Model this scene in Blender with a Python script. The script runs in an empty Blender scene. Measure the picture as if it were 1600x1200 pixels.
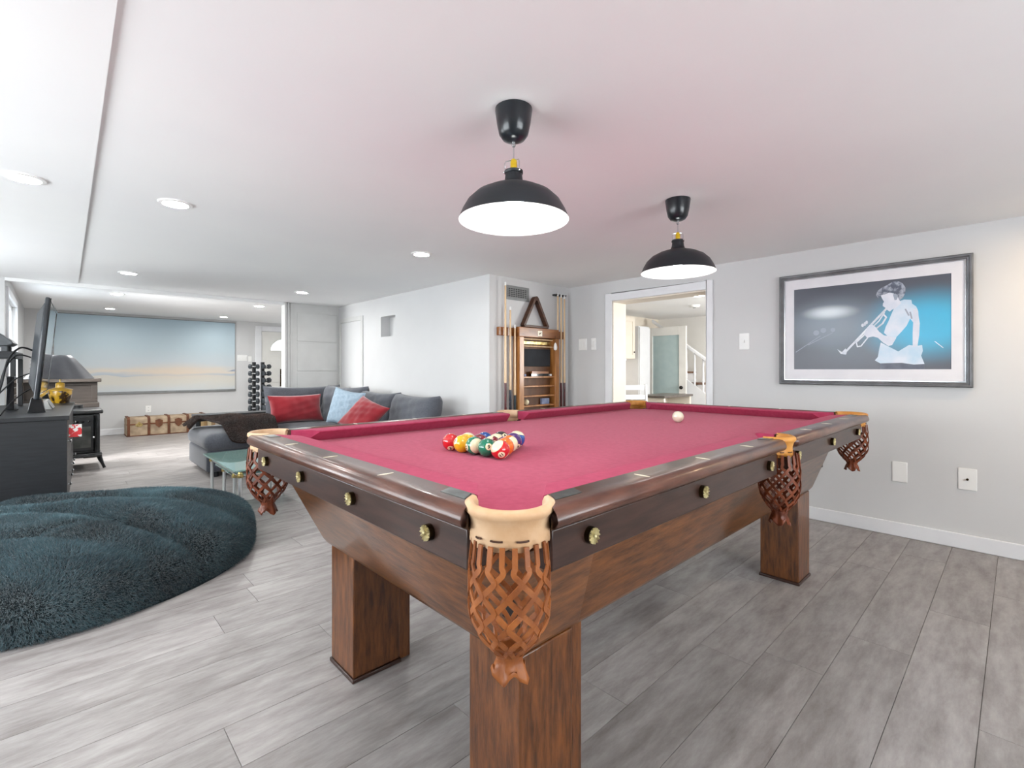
import bpy, bmesh, math, random
import numpy as np
from mathutils import Vector, Matrix, Quaternion
random.seed(7); np.random.seed(7)
SC = bpy.context.scene
COL = SC.collection
PI = math.pi
# ------------------------------------------------------------------ camera, world, light, exposure
CAM_H = 1.048
YAW = 0.8117                      # angle between the viewing direction and the table's long axis
FPX = 751.2                       # focal length in pixels of a 1600 px wide frame
cam_d = bpy.data.cameras.new('camera'); cam = bpy.data.objects.new('camera', cam_d); COL.objects.link(cam)
cam_d.sensor_width = 36.0; cam_d.lens = 36.0*FPX/1600.0; cam_d.shift_y = (577.46-600.0)/1600.0
cam_d.clip_start = 0.02; cam_d.clip_end = 100
cam.location = (0, 0, CAM_H); cam.rotation_euler = (PI/2, 0, YAW-PI/2)
SC.camera = cam
vs = SC.view_settings
vs.view_transform = 'Standard'; vs.look = 'None'; vs.gamma = 1.0; vs.use_curve_mapping = False
vs.exposure = 1.12
W = bpy.data.worlds.new('daylight'); SC.world = W; W.use_nodes = True
W.node_tree.nodes['Background'].inputs[0].default_value = (0.93, 0.97, 1.0, 1)
W.node_tree.nodes['Background'].inputs[1].default_value = 3.0
CAN = 125.0       # radiance of the recessed lamps
BULB = 12.0      # radiance of the pendant bulbs

def window_light(name, loc, rot, sx, sy, power, col=(1.0, 0.99, 0.98), spread=PI):
    l = bpy.data.lights.new(name, 'AREA'); l.shape = 'RECTANGLE'; l.size = sx; l.size_y = sy
    l.energy = power; l.color = col; l.spread = spread
    o = bpy.data.objects.new(name, l); COL.objects.link(o); o.location = loc; o.rotation_euler = rot
    return o
# fill light at added unseen windows around camera and kitchen; far window is real
window_light('fill_back_window', (1.2, -2.12, 1.15), (PI/2, 0, 0), 2.3, 1.1, 19)
window_light('fill_left_window', (-1.52, 1.9, 1.15), (PI/2-.1, 0, -PI/2), 2.3, 1.1, 16)
window_light('fill_side_window', (-1.52, 4.75, 1.0), (PI/2-.1, 0, -PI/2), 1.7, 1.1, 15)
window_light('daylight_far_window', (-0.26, 7.2, 1.35), (PI/2-.5, 0, -PI/2), 1.2, 0.7, 30, spread=2.2)
window_light('fill_kitchen_window', (5.6, 0.75, 1.25), (PI/2-.2, 0, 0), 1.3, 0.9, 30, (1.0, 0.97, 0.93))

# ------------------------------------------------------------------ helpers
def S(hx, a=1.0):
    hx = hx.lstrip('#'); c = [int(hx[i:i+2], 16)/255 for i in (0, 2, 4)]
    return tuple([(x/12.92 if x <= .04045 else ((x+.055)/1.055)**2.4) for x in c]+[a])

MATS = {}
def pm(name, c1, c2=None, rough=.5, metal=0., scale=4., stretch=(1, 1, 1), bump=0., bscale=None, detail=4.,
       spec=.5, coat=0., lo=.35, hi=.65, rnd=0., emit=None, estr=0., trans=0., sheen=0., alpha=1., ior=1.45, rot=(0, 0, 0), nr=.5):
    """node material: two colours mixed by stretched noise in object space, optional relief"""
    m = bpy.data.materials.new(name); m.use_nodes = True; nt = m.node_tree; N = nt.nodes; L = nt.links
    b = N['Principled BSDF']
    a = S(c1) if isinstance(c1, str) else c1
    d = a if c2 is None else (S(c2) if isinstance(c2, str) else c2)
    tc = N.new('ShaderNodeTexCoord'); mp = N.new('ShaderNodeMapping'); mp.inputs['Scale'].default_value = stretch
    mp.inputs['Rotation'].default_value = rot
    L.new(tc.outputs['Object'], mp.inputs['Vector'])
    vec = mp.outputs['Vector']
    if rnd:
        oi = N.new('ShaderNodeObjectInfo'); vm = N.new('ShaderNodeVectorMath'); vm.operation = 'MULTIPLY_ADD'
        L.new(oi.outputs['Random'], vm.inputs[0]); vm.inputs[1].default_value = (37, 53, 71); L.new(vec, vm.inputs[2]); vec = vm.outputs[0]
    nz = N.new('ShaderNodeTexNoise'); nz.inputs['Scale'].default_value = scale; nz.inputs['Detail'].default_value = detail; nz.inputs['Roughness'].default_value = nr
    L.new(vec, nz.inputs['Vector'])
    mr = N.new('ShaderNodeMapRange'); mr.inputs['From Min'].default_value = lo; mr.inputs['From Max'].default_value = hi
    L.new(nz.outputs['Fac'], mr.inputs['Value'])
    mx = N.new('ShaderNodeMix'); mx.data_type = 'RGBA'; mx.inputs['A'].default_value = a; mx.inputs['B'].default_value = d
    L.new(mr.outputs['Result'], mx.inputs['Factor'])
    col = mx.outputs['Result']
    if rnd:
        hs = N.new('ShaderNodeHueSaturation'); m2 = N.new('ShaderNodeMapRange')
        m2.inputs['To Min'].default_value = 1-rnd; m2.inputs['To Max'].default_value = 1+rnd
        L.new(oi.outputs['Random'], m2.inputs['Value']); L.new(m2.outputs['Result'], hs.inputs['Value']); L.new(col, hs.inputs['Color']); col = hs.outputs['Color']
    L.new(col, b.inputs['Base Color'])
    b.inputs['Roughness'].default_value = rough; b.inputs['Metallic'].default_value = metal
    b.inputs['Specular IOR Level'].default_value = spec; b.inputs['Coat Weight'].default_value = coat; b.inputs['Coat Roughness'].default_value = .12
    b.inputs['Transmission Weight'].default_value = trans; b.inputs['Sheen Weight'].default_value = sheen; b.inputs['Alpha'].default_value = alpha; b.inputs['IOR'].default_value = ior
    if emit is not None:
        b.inputs['Emission Color'].default_value = S(emit) if isinstance(emit, str) else emit; b.inputs['Emission Strength'].default_value = estr
    if bump:
        n2 = N.new('ShaderNodeTexNoise'); n2.inputs['Scale'].default_value = bscale or scale*4; n2.inputs['Detail'].default_value = 3
        L.new(vec, n2.inputs['Vector']); bp = N.new('ShaderNodeBump'); bp.inputs['Strength'].default_value = bump; bp.inputs['Distance'].default_value = .01
        L.new(n2.outputs['Fac'], bp.inputs['Height']); L.new(bp.outputs['Normal'], b.inputs['Normal'])
    MATS[name] = m
    return m

class MB:
    def __init__(s): s.v = []; s.f = []; s.m = []
    def add(s, vs_, fs, mi=0):
        k = len(s.v); s.v += [tuple(p) for p in vs_]; s.f += [tuple(i+k for i in q) for q in fs]; s.m += [mi]*len(fs); return s
    def box(s, x0, x1, y0, y1, z0, z1, mi=0):
        return s.add([(x0, y0, z0), (x1, y0, z0), (x1, y1, z0), (x0, y1, z0), (x0, y0, z1), (x1, y0, z1), (x1, y1, z1), (x0, y1, z1)],
                     [(0, 3, 2, 1), (4, 5, 6, 7), (0, 1, 5, 4), (1, 2, 6, 5), (2, 3, 7, 6), (3, 0, 4, 7)], mi)
    def obox(s, M, sx, sy, sz, mi=0):
        k = len(s.v); s.box(-sx/2, sx/2, -sy/2, sy/2, -sz/2, sz/2, mi)
        for i in range(k, k+8): s.v[i] = tuple(M @ Vector(s.v[i]))
        return s
    def loft(s, rings, mi=0, cap=True, closed=True):
        n = len(rings[0]); k = len(s.v)
        for r in rings: s.v += [tuple(p) for p in r]
        for i in range(len(rings)-1):
            for j in range(n if closed else n-1):
                a = k+i*n+j; b_ = k+i*n+(j+1) % n
                s.f.append((a, b_, b_+n, a+n)); s.m.append(mi)
        if cap:
            s.f.append(tuple(k+j for j in reversed(range(n)))); s.m.append(mi)
            s.f.append(tuple(k+(len(rings)-1)*n+j for j in range(n))); s.m.append(mi)
        return s
    def cyl(s, p0, p1, r0, r1=None, n=12, mi=0, cap=True):
        return s.tube([p0, p1], [r0, r0 if r1 is None else r1], n, mi, cap)
    def tube(s, pts, r, n=8, mi=0, cap=True):
        pts = [Vector(p) for p in pts]; rs = r if isinstance(r, (list, tuple)) else [r]*len(pts); rings = []
        ref = None
        for i, p in enumerate(pts):
            d = (pts[min(i+1, len(pts)-1)]-pts[max(i-1, 0)]).normalized()
            if ref is None: ref = d.orthogonal().normalized()
            a = (ref-d*ref.dot(d)); a = a.normalized() if a.length > 1e-6 else d.orthogonal().normalized(); ref = a
            b_ = d.cross(a); rings.append([p+(a*math.cos(t)+b_*math.sin(t))*rs[i] for t in [2*PI*j/n for j in range(n)]])
        return s.loft(rings, mi, cap)
    def lathe(s, prof, n=24, c=(0, 0, 0), mi=0, cap=False, a0=0., a1=None):
        rings = []; full = a1 is None
        m_ = n if full else n+1
        for r, z in prof:
            rings.append([(c[0]+r*math.cos(a0+(2*PI*j/n if full else (a1-a0)*j/n)), c[1]+r*math.sin(a0+(2*PI*j/n if full else (a1-a0)*j/n)), c[2]+z) for j in range(m_)])
        return s.loft(rings, mi, cap, full)
    def prism(s, poly, z0, z1, mi=0):
        return s.loft([[(x, y, z0) for x, y in poly], [(x, y, z1) for x, y in poly]], mi)
    def xform(s, M):
        s.v = [tuple(M @ Vector(p)) for p in s.v]; return s
    def sphere(s, c, r, nu=16, nv=10, mi=0, sc=(1, 1, 1)):
        prof = [(max(1e-4, math.sin(PI*i/nv))*r, -math.cos(PI*i/nv)*r) for i in range(nv+1)]
        k = len(s.v); s.lathe(prof, nu, (0, 0, 0), mi)
        for i in range(k, len(s.v)): p = s.v[i]; s.v[i] = (c[0]+p[0]*sc[0], c[1]+p[1]*sc[1], c[2]+p[2]*sc[2])
        return s
    def grid(s, fn, nu, nv, mi=0):
        k = len(s.v)
        for i in range(nu+1):
            for j in range(nv+1): s.v.append(tuple(fn(i/nu, j/nv)))
        for i in range(nu):
            for j in range(nv):
                a = k+i*(nv+1)+j; s.f.append((a, a+nv+1, a+nv+2, a+1)); s.m.append(mi)
        return s
    def build(s, name, mat, parent=None, off=(0, 0, 0), smooth=False, bevel=0., ang=35, seg=2, label=None):
        me = bpy.data.meshes.new(name)
        me.from_pydata([(p[0]-off[0], p[1]-off[1], p[2]-off[2]) for p in s.v], [], s.f)
        mats = mat if isinstance(mat, (list, tuple)) else [mat]
        for q in mats: me.materials.append(MATS[q] if isinstance(q, str) else q)
        if len(mats) > 1: me.polygons.foreach_set('material_index', s.m)
        bm = bmesh.new(); bm.from_mesh(me); bmesh.ops.remove_doubles(bm, verts=bm.verts, dist=1e-5); bmesh.ops.recalc_face_normals(bm, faces=bm.faces); bm.to_mesh(me); bm.free()
        if smooth:
            me.polygons.foreach_set('use_smooth', [True]*len(me.polygons)); me.set_sharp_from_angle(angle=math.radians(ang))
        me.update()
        o = bpy.data.objects.new(name, me); COL.objects.link(o)
        if parent is not None: o.parent = parent
        if bevel:
            md = o.modifiers.new('bevel', 'BEVEL'); md.width = bevel; md.segments = seg; md.limit_method = 'ANGLE'; md.angle_limit = math.radians(40)
            if not smooth:
                me.polygons.foreach_set('use_smooth', [True]*len(me.polygons)); me.set_sharp_from_angle(angle=math.radians(35))
        if label: o['label'] = label
        return o

def tag(o, label, cat, group=None, kind=None):
    o['label'] = label
    if cat: o['category'] = cat
    if group: o['group'] = group
    if kind: o['kind'] = kind
    return o
def thing(name, label, cat, loc=(0, 0, 0), rotz=0., group=None, rot=None):
    o = bpy.data.objects.new(name, None); COL.objects.link(o); o.empty_display_size = .1
    o.location = loc; o.rotation_euler = rot or (0, 0, rotz)
    return tag(o, label, cat, group)
def struct(o, label):
    o['kind'] = 'structure'; o['label'] = label; return o
def copy_tree(o, parent=None):
    c = o.copy(); COL.objects.link(c); c.parent = parent
    for ch in list(o.children): copy_tree(ch, c)
    return c
def fur(name, parent, mat, tris, count, length, width, droop=.5, jit=.5, comb=(0, 0, 0), clump=None):
    """many short bent blades standing on the triangles (n,3,3)"""
    T = np.asarray(tris, float); n_ = np.cross(T[:, 1]-T[:, 0], T[:, 2]-T[:, 0]); ar = np.linalg.norm(n_, axis=1)
    n_ = n_/np.maximum(ar, 1e-9)[:, None]
    k = np.random.choice(len(T), count, p=ar/ar.sum()); u = np.random.rand(count, 2); fl = u.sum(1) > 1; u[fl] = 1-u[fl]
    P = T[k, 0]+u[:, :1]*(T[k, 1]-T[k, 0])+u[:, 1:]*(T[k, 2]-T[k, 0]); Nn = n_[k]
    d = np.random.normal(0, jit, (count, 3))+np.array(comb)
    if clump is not None: d = d+clump(P)
    d = Nn+d; d /= np.linalg.norm(d, axis=1)[:, None]
    Ln = length*np.random.uniform(.6, 1.2, count)[:, None]
    side = np.cross(d, np.random.normal(0, 1, (count, 3))); side /= np.linalg.norm(side, axis=1)[:, None]
    g = np.array([0, 0, -1.])
    p1 = P+d*Ln*.55; p2 = P+d*Ln+g*Ln*droop
    w = width*np.random.uniform(.7, 1.2, count)[:, None]*side
    V = np.stack([P-w, P+w, p1-w*.7, p1+w*.7, p2], 1).reshape(-1, 3)
    base = (np.arange(count)*5)[:, None]
    tri = np.concatenate([base+np.array([0, 1, 2]), base+np.array([1, 3, 2]), base+np.array([2, 3, 4])], 0)
    me = bpy.data.meshes.new(name); nf = len(tri)
    me.vertices.add(len(V)); me.vertices.foreach_set('co', V.ravel())
    me.loops.add(nf*3); me.loops.foreach_set('vertex_index', tri.ravel().astype(np.int32))
    me.polygons.add(nf); me.polygons.foreach_set('loop_start', np.arange(nf, dtype=np.int32)*3); me.polygons.foreach_set('loop_total', np.full(nf, 3, np.int32))
    me.update(calc_edges=True); me.materials.append(MATS[mat])
    o = bpy.data.objects.new(name, me); COL.objects.link(o); o.parent = parent; o['kind'] = 'stuff'
    return o
def tris_of(mb, off=(0, 0, 0)):
    V = np.array(mb.v)-np.array(off); out = []
    for q in mb.f:
        for i in range(1, len(q)-1): out.append([V[q[0]], V[q[i]], V[q[i+1]]])
    return np.array(out)

# ------------------------------------------------------------------ materials
pm('wall_paint', '#d3d3d3', '#cfcfcf', rough=.75, scale=2, bump=.02, bscale=180)
pm('wall_white', '#eceae6', '#e6e4df', rough=.7, scale=2, bump=.02, bscale=160)
pm('ceiling_paint', '#f6f6f5', '#f3f3f3', rough=.8, scale=1.5, bump=.02, bscale=140)
pm('trim_white', '#e9eaec', '#e4e5e8', rough=.4, scale=6)
pm('trim_grey', '#cfcfcd', '#cacac8', rough=.45, scale=6)
pm('plank', '#807a78', '#aca8a6', rough=.38, scale=4.6, stretch=(1.0, 4.0, 4.0), bump=.16, bscale=16, nr=.68, detail=14, lo=.32, hi=.7, rnd=.09, spec=.4)
pm('floor_base', '#4a4644', '#5a5654', rough=.7, scale=5)
pm('felt', '#bd526e', '#b54b67', rough=.95, scale=60, bump=.12, bscale=900, sheen=.10, spec=.1)
pm('felt_cushion', '#b34563', '#aa3e5c', rough=.95, scale=60, bump=.12, bscale=900, sheen=.06, spec=.1)
pm('rail_wood', '#654033', '#472a20', rough=.30, scale=5, stretch=(2, 2, 10), bump=.05, bscale=40, coat=.3, detail=6)
pm('apron_wood', '#412a22', '#2e1c16', rough=.38, scale=5, stretch=(1.5, 1.5, 14), bump=.03, bscale=24, coat=.25, detail=6)
pm('oak', '#85522a', '#4a2912', rough=.3, scale=6, stretch=(1.5, 1.5, 9), bump=.06, bscale=26, coat=.55, detail=12, nr=.66, rot=(.25, .3, 0))
pm('oak_leg', '#7a4822', '#3f210d', rough=.34, scale=7, stretch=(8, 8, 1.2), bump=.07, bscale=26, coat=.3, detail=12, nr=.66)
pm('dark_inner', '#1a1110', rough=.8)
pm('inlay', '#efe6d2', '#e4d9bf', rough=.3, scale=30)
pm('pocket_iron', '#7b8280', '#565c5a', rough=.3, metal=.9, scale=30)
pm('leather_cream', '#dcbd9a', '#cba27a', rough=.5, scale=14, bump=.06, bscale=120)
pm('leather_gold', '#d79a4c', '#c07f33', rough=.45, scale=14, bump=.06, bscale=120)
pm('leather_tan', '#a3602f', '#7d431c', rough=.45, scale=25, bump=.08, bscale=160)
pm('leather_brown', '#7a3b1c', '#572511', rough=.42, scale=25, bump=.08, bscale=160)
pm('stitch', '#4a3023', rough=.7)
pm('brass', '#d8c48a', '#9a8048', rough=.34, metal=.95, scale=40)
pm('brass_dark', '#4a3a22', '#2a2014', rough=.4, metal=.8, scale=40)
pm('rosette_gold', '#d9cfa2', '#a8986a', rough=.38, metal=.55, scale=60)
pm('chrome_satin', '#dfe1e2', rough=.3, metal=.8)
pm('chrome', '#d4d7d9', rough=.12, metal=1.)
pm('cue_ivory', '#efe7d2', '#e9dfc6', rough=.1, scale=5, coat=1.)
pm('black_lamp', '#22262b', '#1c2024', rough=.42, scale=8)
pm('black_canopy', '#141c24', '#10161c', rough=.28, scale=8, coat=.3)
pm('lamp_white', '#f4f4f2', rough=.6)
pm('bulb', '#ffffff', emit=(.95, 1.0, .98, 1), estr=BULB)
pm('lens', '#ffffff', emit=(1.0, .99, .96, 1), estr=CAN)
pm('lens_low', '#ffffff', emit=(1.0, .99, .96, 1), estr=CAN*.7)
pm('lens_far', '#ffffff', emit=(1.0, .99, .96, 1), estr=CAN*3.6)
pm('lens_warm', '#ffffff', emit=(1.0, .74, .45, 1), estr=CAN*1.2)
pm('lens_kitchen_fill', '#ffffff', emit=(1.0, .93, .84, 1), estr=CAN*.55)
pm('fill_strip', '#ffffff', emit=(1.0, .97, .92, 1), estr=5.)
pm('brass_yellow', '#e8c93a', '#d0a91e', rough=.3, metal=.5, scale=30)
pm('fur_teal', '#56757e', '#243c45', rough=.7, scale=3.2, spec=.25, detail=5, lo=.3, hi=.7, sheen=.5)
pm('fur_base', '#14252b', '#0c181d', rough=.9, scale=5)
pm('fur_brown', '#503a31', '#2b1c17', rough=.7, scale=8, spec=.25, sheen=.4)
pm('fur_brown_base', '#2c1d18', '#1c110e', rough=.9, scale=5)
pm('tag_cloth', '#b59878', '#8a7055', rough=.8, scale=20)
pm('sofa', '#5c5f66', '#52555c', rough=.9, scale=90, bump=.15, bscale=500, sheen=.3, spec=.2)
pm('sofa_dark', '#4c5058', '#44474f', rough=.9, scale=90, bump=.15, bscale=500, sheen=.3, spec=.2)
pm('velvet_red', '#a02630', '#861b26', rough=.8, scale=5, sheen=.6, spec=.2, bump=.04, bscale=300)
pm('linen_blue', '#a9bccb', '#9aaebf', rough=.9, scale=40, bump=.12, bscale=400)
pm('black_wood', '#25272b', '#1d1f22', rough=.42, scale=7, stretch=(1, 1, 8))
pm('black_gloss', '#0d0f12', rough=.08, coat=.6)
pm('tv_plastic', '#2b3036', '#23272c', rough=.3, scale=7, coat=.3)
pm('screen', '#14171a', rough=.03, spec=.9, coat=1.)
pm('silver', '#b8b8b6', '#a5a5a2', rough=.35, metal=.6, scale=12)
pm('grey_plastic', '#5d6063', '#4f5255', rough=.4, scale=12)
pm('cable', '#17181a', rough=.5)
pm('shade_metal', '#737478', '#66676b', rough=.36, metal=.85, scale=6)
pm('ceramic_yellow', '#d9a92c', '#3a2508', rough=.2, scale=13, detail=3, lo=.47, hi=.55, coat=.6)
pm('ceramic_gold', '#e0b440', '#cf9f2c', rough=.2, scale=8, coat=.6)
pm('mantel', '#3f3833', '#352f2a', rough=.55, scale=6, stretch=(1, 1, 6))
pm('stove_iron', '#1b1c1e', '#26282a', rough=.3, scale=14, coat=.4)
pm('stove_glass', '#4b4c4a', '#656662', rough=.1, scale=9)
pm('trunk_canvas', '#b9a48a', '#94806a', rough=.8, scale=10, bump=.1, bscale=60)
pm('trunk_wood', '#74472d', '#5b3521', rough=.6, scale=12)
pm('red_plastic', '#d8343a', '#f2efec', rough=.4, scale=22, lo=.5, hi=.53)
pm('iron_dumbbell', '#3f454a', '#33383c', rough=.45, scale=14)
pm('rack_black', '#26282b', '#1e2022', rough=.5, scale=9)
pm('glass_top', '#b9dcd6', rough=.02, trans=.75, spec=.6, ior=1.3)
pm('glass_frost', '#cfe2e2', '#c6dbdc', rough=.5, trans=.35, scale=10)
pm('glass_pane', '#eaf4fa', rough=.02, trans=.97, ior=1.1)
pm('rack_oak', '#b97d42', '#8f5a28', rough=.38, scale=5, stretch=(5, 5, 1), coat=.3, detail=6)
pm('rack_oak_dark', '#70492c', '#593820', rough=.5, scale=5, stretch=(4, 4, 1))
pm('rack_oak_rail', '#9c6230', '#74431c', rough=.4, scale=5, stretch=(1, 5, 5), coat=.3)
pm('chalkboard', '#23262b', '#2a2d33', rough=.8, scale=9)
pm('maple', '#e7c9a2', '#dcb88c', rough=.25, scale=6, stretch=(8, 8, 1), coat=.4)
pm('butt_red', '#5b1a1f', '#481217', rough=.25, scale=8, coat=.5)
pm('butt_navy', '#1d2438', '#161c2c', rough=.25, scale=8, coat=.5)
pm('butt_teal', '#1c2e36', '#15242b', rough=.25, scale=8, coat=.5)
pm('chalk_blue', '#9aa6c4', '#7f8cae', rough=.9, scale=30)
pm('tri_wood', '#5a3826', '#3f2518', rough=.4, scale=6, stretch=(2, 2, 6))
pm('vent_metal', '#8b8d8d', '#7f8181', rough=.45, metal=.3, scale=9)
pm('vent_dark', '#3a3c3c', rough=.7)
pm('plate_white', '#f1f1ef', rough=.35)
pm('plate_slot', '#55565a', rough=.5)
pm('frame_pewter', '#7c7e81', '#66686b', rough=.42, metal=.45, scale=9)
pm('frame_silver', '#b8bbbe', '#a2a5a8', rough=.22, metal=.9, scale=9)
pm('mat_board', '#e7e6ea', '#e2e1e6', rough=.6, scale=9)
pm('ink_white', '#dfe2ec', '#cfd6e4', rough=.35, scale=14)
pm('ink_shirt', '#dbe2ee', '#b9d3e6', rough=.35, scale=9)
pm('ink_hair', '#a9afbd', '#565c6c', rough=.35, scale=40, lo=.4, hi=.6)
pm('ink_grey', '#6b7180', '#4f5565', rough=.35, scale=12)
pm('ink_ear', '#9aa2b2', rough=.35)
pm('ink_brass', '#c4ccd8', '#e6ebf2', rough=.35, scale=30)
pm('door_white', '#e8e7e2', '#e2e1dc', rough=.45, scale=5)
pm('kitchen_cream', '#ebe2d4', '#e6dccd', rough=.5, scale=5)
pm('counter_dark', '#6d6660', '#5c5650', rough=.35, scale=25)
pm('tread_wood', '#7b5b47', '#6b4d3b', rough=.4, scale=6)
pm('knob_black', '#1f1d1c', rough=.3, metal=.6)
pm('paper', '#d9c7a4', '#c9b48e', rough=.8, scale=30)
for i_, c_ in enumerate(['#c9ac7c', '#b9986a', '#d8c6a2', '#a88a66', '#c2b8a8', '#8f7a63', '#cdb58a']): pm('book%d' % i_, c_, None, rough=.7)
pm('book_blue', '#7fb2d6', rough=.6)

def painting_material():
    m = bpy.data.materials.new('seascape'); m.use_nodes = True; N = m.node_tree.nodes; L = m.node_tree.links; b = N['Principled BSDF']
    tc = N.new('ShaderNodeTexCoord'); sp = N.new('ShaderNodeSeparateXYZ'); L.new(tc.outputs['Object'], sp.inputs[0])
    nz = N.new('ShaderNodeTexNoise'); mp = N.new('ShaderNodeMapping'); mp.inputs['Scale'].default_value = (1.2, 1, 5); L.new(tc.outputs['Object'], mp.inputs[0]); L.new(mp.outputs[0], nz.inputs['Vector']); nz.inputs['Scale'].default_value = 1.6
    ad = N.new('ShaderNodeMath'); ad.operation = 'MULTIPLY_ADD'; ad.inputs[1].default_value = .16; L.new(nz.outputs['Fac'], ad.inputs[0]); L.new(sp.outputs['Z'], ad.inputs[2])
    mr = N.new('ShaderNodeMapRange'); mr.inputs['From Min'].default_value = .08; mr.inputs['From Max'].default_value = 1.3; L.new(ad.outputs[0], mr.inputs['Value'])
    cr = N.new('ShaderNodeValToRGB'); e = cr.color_ramp.elements; e[0].position = 0; e[0].color = S('#c9cfd2'); e[1].position = 1; e[1].color = S('#adc2ce')
    for p, c in ((.12, '#d2cfc6'), (.205, '#cfccc4'), (.215, '#b3bdc6'), (.235, '#bdc4ca'), (.26, '#d8cfc2'), (.34, '#c6cdd1'), (.6, '#b9cad2')):
        q = e.new(p); q.color = S(c)
    L.new(mr.outputs[0], cr.inputs[0])
    # warm glow printed low right of the middle
    vm = N.new('ShaderNodeMapping'); vm.inputs['Location'].default_value = (-.35, 0, -.33); L.new(tc.outputs['Object'], vm.inputs[0])
    v2 = N.new('ShaderNodeVectorMath'); v2.operation = 'MULTIPLY'; v2.inputs[1].default_value = (1.0, 0, 5.0); L.new(vm.outputs[0], v2.inputs[0])
    ln = N.new('ShaderNodeVectorMath'); ln.operation = 'LENGTH'; L.new(v2.outputs[0], ln.inputs[0])
    m2 = N.new('ShaderNodeMapRange'); m2.interpolation_type = 'SMOOTHSTEP'; m2.inputs['From Min'].default_value = 0; m2.inputs['From Max'].default_value = 1.0; m2.inputs['To Min'].default_value = .75; m2.inputs['To Max'].default_value = 0; L.new(ln.outputs['Value'], m2.inputs['Value'])
    mx = N.new('ShaderNodeMix'); mx.data_type = 'RGBA'; L.new(m2.outputs[0], mx.inputs['Factor']); L.new(cr.outputs[0], mx.inputs['A']); mx.inputs['B'].default_value = S('#dccbb8')
    L.new(mx.outputs['Result'], b.inputs['Base Color']); b.inputs['Roughness'].default_value = .6
    MATS['seascape'] = m
painting_material()

def print_material():
    m = bpy.data.materials.new('stage_print'); m.use_nodes = True; N = m.node_tree.nodes; L = m.node_tree.links; b = N['Principled BSDF']
    tc = N.new('ShaderNodeTexCoord')
    def blob(loc, sc, a, z):
        mp = N.new('ShaderNodeVectorMath'); mp.operation = 'SUBTRACT'; mp.inputs[1].default_value = loc; L.new(tc.outputs['Object'], mp.inputs[0])
        ml = N.new('ShaderNodeVectorMath'); ml.operation = 'MULTIPLY'; ml.inputs[1].default_value = sc; L.new(mp.outputs[0], ml.inputs[0])
        ln = N.new('ShaderNodeVectorMath'); ln.operation = 'LENGTH'; L.new(ml.outputs[0], ln.inputs[0])
        mr = N.new('ShaderNodeMapRange'); mr.interpolation_type = 'SMOOTHSTEP'; mr.inputs['From Min'].default_value = a; mr.inputs['From Max'].default_value = z; mr.inputs['To Min'].default_value = 1; mr.inputs['To Max'].default_value = 0; L.new(ln.outputs['Value'], mr.inputs['Value'])
        return mr.outputs[0]
    col = None
    def mix(prev, fac, c, amt):
        k = N.new('ShaderNodeMath'); k.operation = 'MULTIPLY'; k.inputs[1].default_value = amt; L.new(fac, k.inputs[0])
        mx = N.new('ShaderNodeMix'); mx.data_type = 'RGBA'; L.new(k.outputs[0], mx.inputs['Factor'])
        if isinstance(prev, tuple): mx.inputs['A'].default_value = prev
        else: L.new(prev, mx.inputs['A'])
        mx.inputs['B'].default_value = S(c); return mx.outputs['Result']
    # object space: y runs right to left on the wall, z up
    col = mix(S('#50545f'), blob((0, .02, -.02), (0, 1.9, 3.2), .1, 1.0), '#66727f', .8)
    col = mix(col, blob((0, -.31, -.01), (0, 2.6, 3.9), .25, 1.05), '#3fb0d8', 1.)
    col = mix(col, blob((0, .20, .03), (0, 2.8, 4.6), .1, 1.0), '#8d9aa6', .8)
    col = mix(col, blob((0, .20, .105), (0, 5.2, 17), .1, 1.0), '#dfe9ee', .95)
    L.new(col, b.inputs['Base Color']); b.inputs['Roughness'].default_value = .3
    MATS['stage_print'] = m
print_material()
# ------------------------------------------------------------------ room shell
XR = 3.85; YN = 3.21; XM = 2.77; YP = 6.31; YF = 10.0; XL = -1.6; YB = -2.2; ZC = 1.89; ZF = 1.95; XFL = -.336; XFR = 4.3
KX0, KX1, KY0, KY1 = 4.06, 7.4, .6, 4.2
fl = MB(); fl.box(XL-.1, XR+.2, YB-.1, YP, -.12, -.006); fl.box(XFL-.1, XFR, YP, YF+.1, -.12, -.006); fl.box(XR+.2, KX1+.1, KY0-.1, KY1+.1, -.12, -.006)
floor = struct(fl.build('floor', 'floor_base'), 'grey wood plank floor running through the whole basement')

def in_view(x, y):
    d = x*math.cos(YAW)+y*math.sin(YAW); r = x*math.sin(YAW)-y*math.cos(YAW)
    return d > .5 and abs(r) < d*1.12+.3 and CAM_H*FPX/d < 640
rest = MB(); PW_ = .19; PL_ = 1.22; made = 0
rows = [(XL, XR, j, YB+j*PW_) for j in range(int((YP-YB)/PW_)+1)]+[(XFL, XFR, j+3, YP+j*PW_+.0) for j in range(int((YF-YP)/PW_)+1)]
for x0, x1, j, y0 in rows:
    ymax = YP if y0 < YP-1e-6 else YF
    y1 = min(y0+PW_, ymax)
    if y1-y0 < .01: continue
    x = x0-random.random()*PL_
    while x < x1:
        a, b_ = max(x, x0), min(x+PL_, x1); x += PL_
        if b_-a < .02: continue
        g = .0008
        bx = MB().box(a+g, b_-g, y0+g, y1-g, -.006, 0)
        vis = any(in_view(px_, py_) for px_ in (a, (a+b_)/2, b_) for py_ in (y0, y1))
        if vis and made < 298:
            made += 1
            o = bx.build('plank', 'plank', floor, ((a+b_)/2, (y0+y1)/2, 0)); o.location = ((a+b_)/2, (y0+y1)/2, 0)
        else: rest.add(bx.v, bx.f)
rs = rest.build('plank_rest', 'plank', floor); rs['kind'] = 'stuff'

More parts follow.
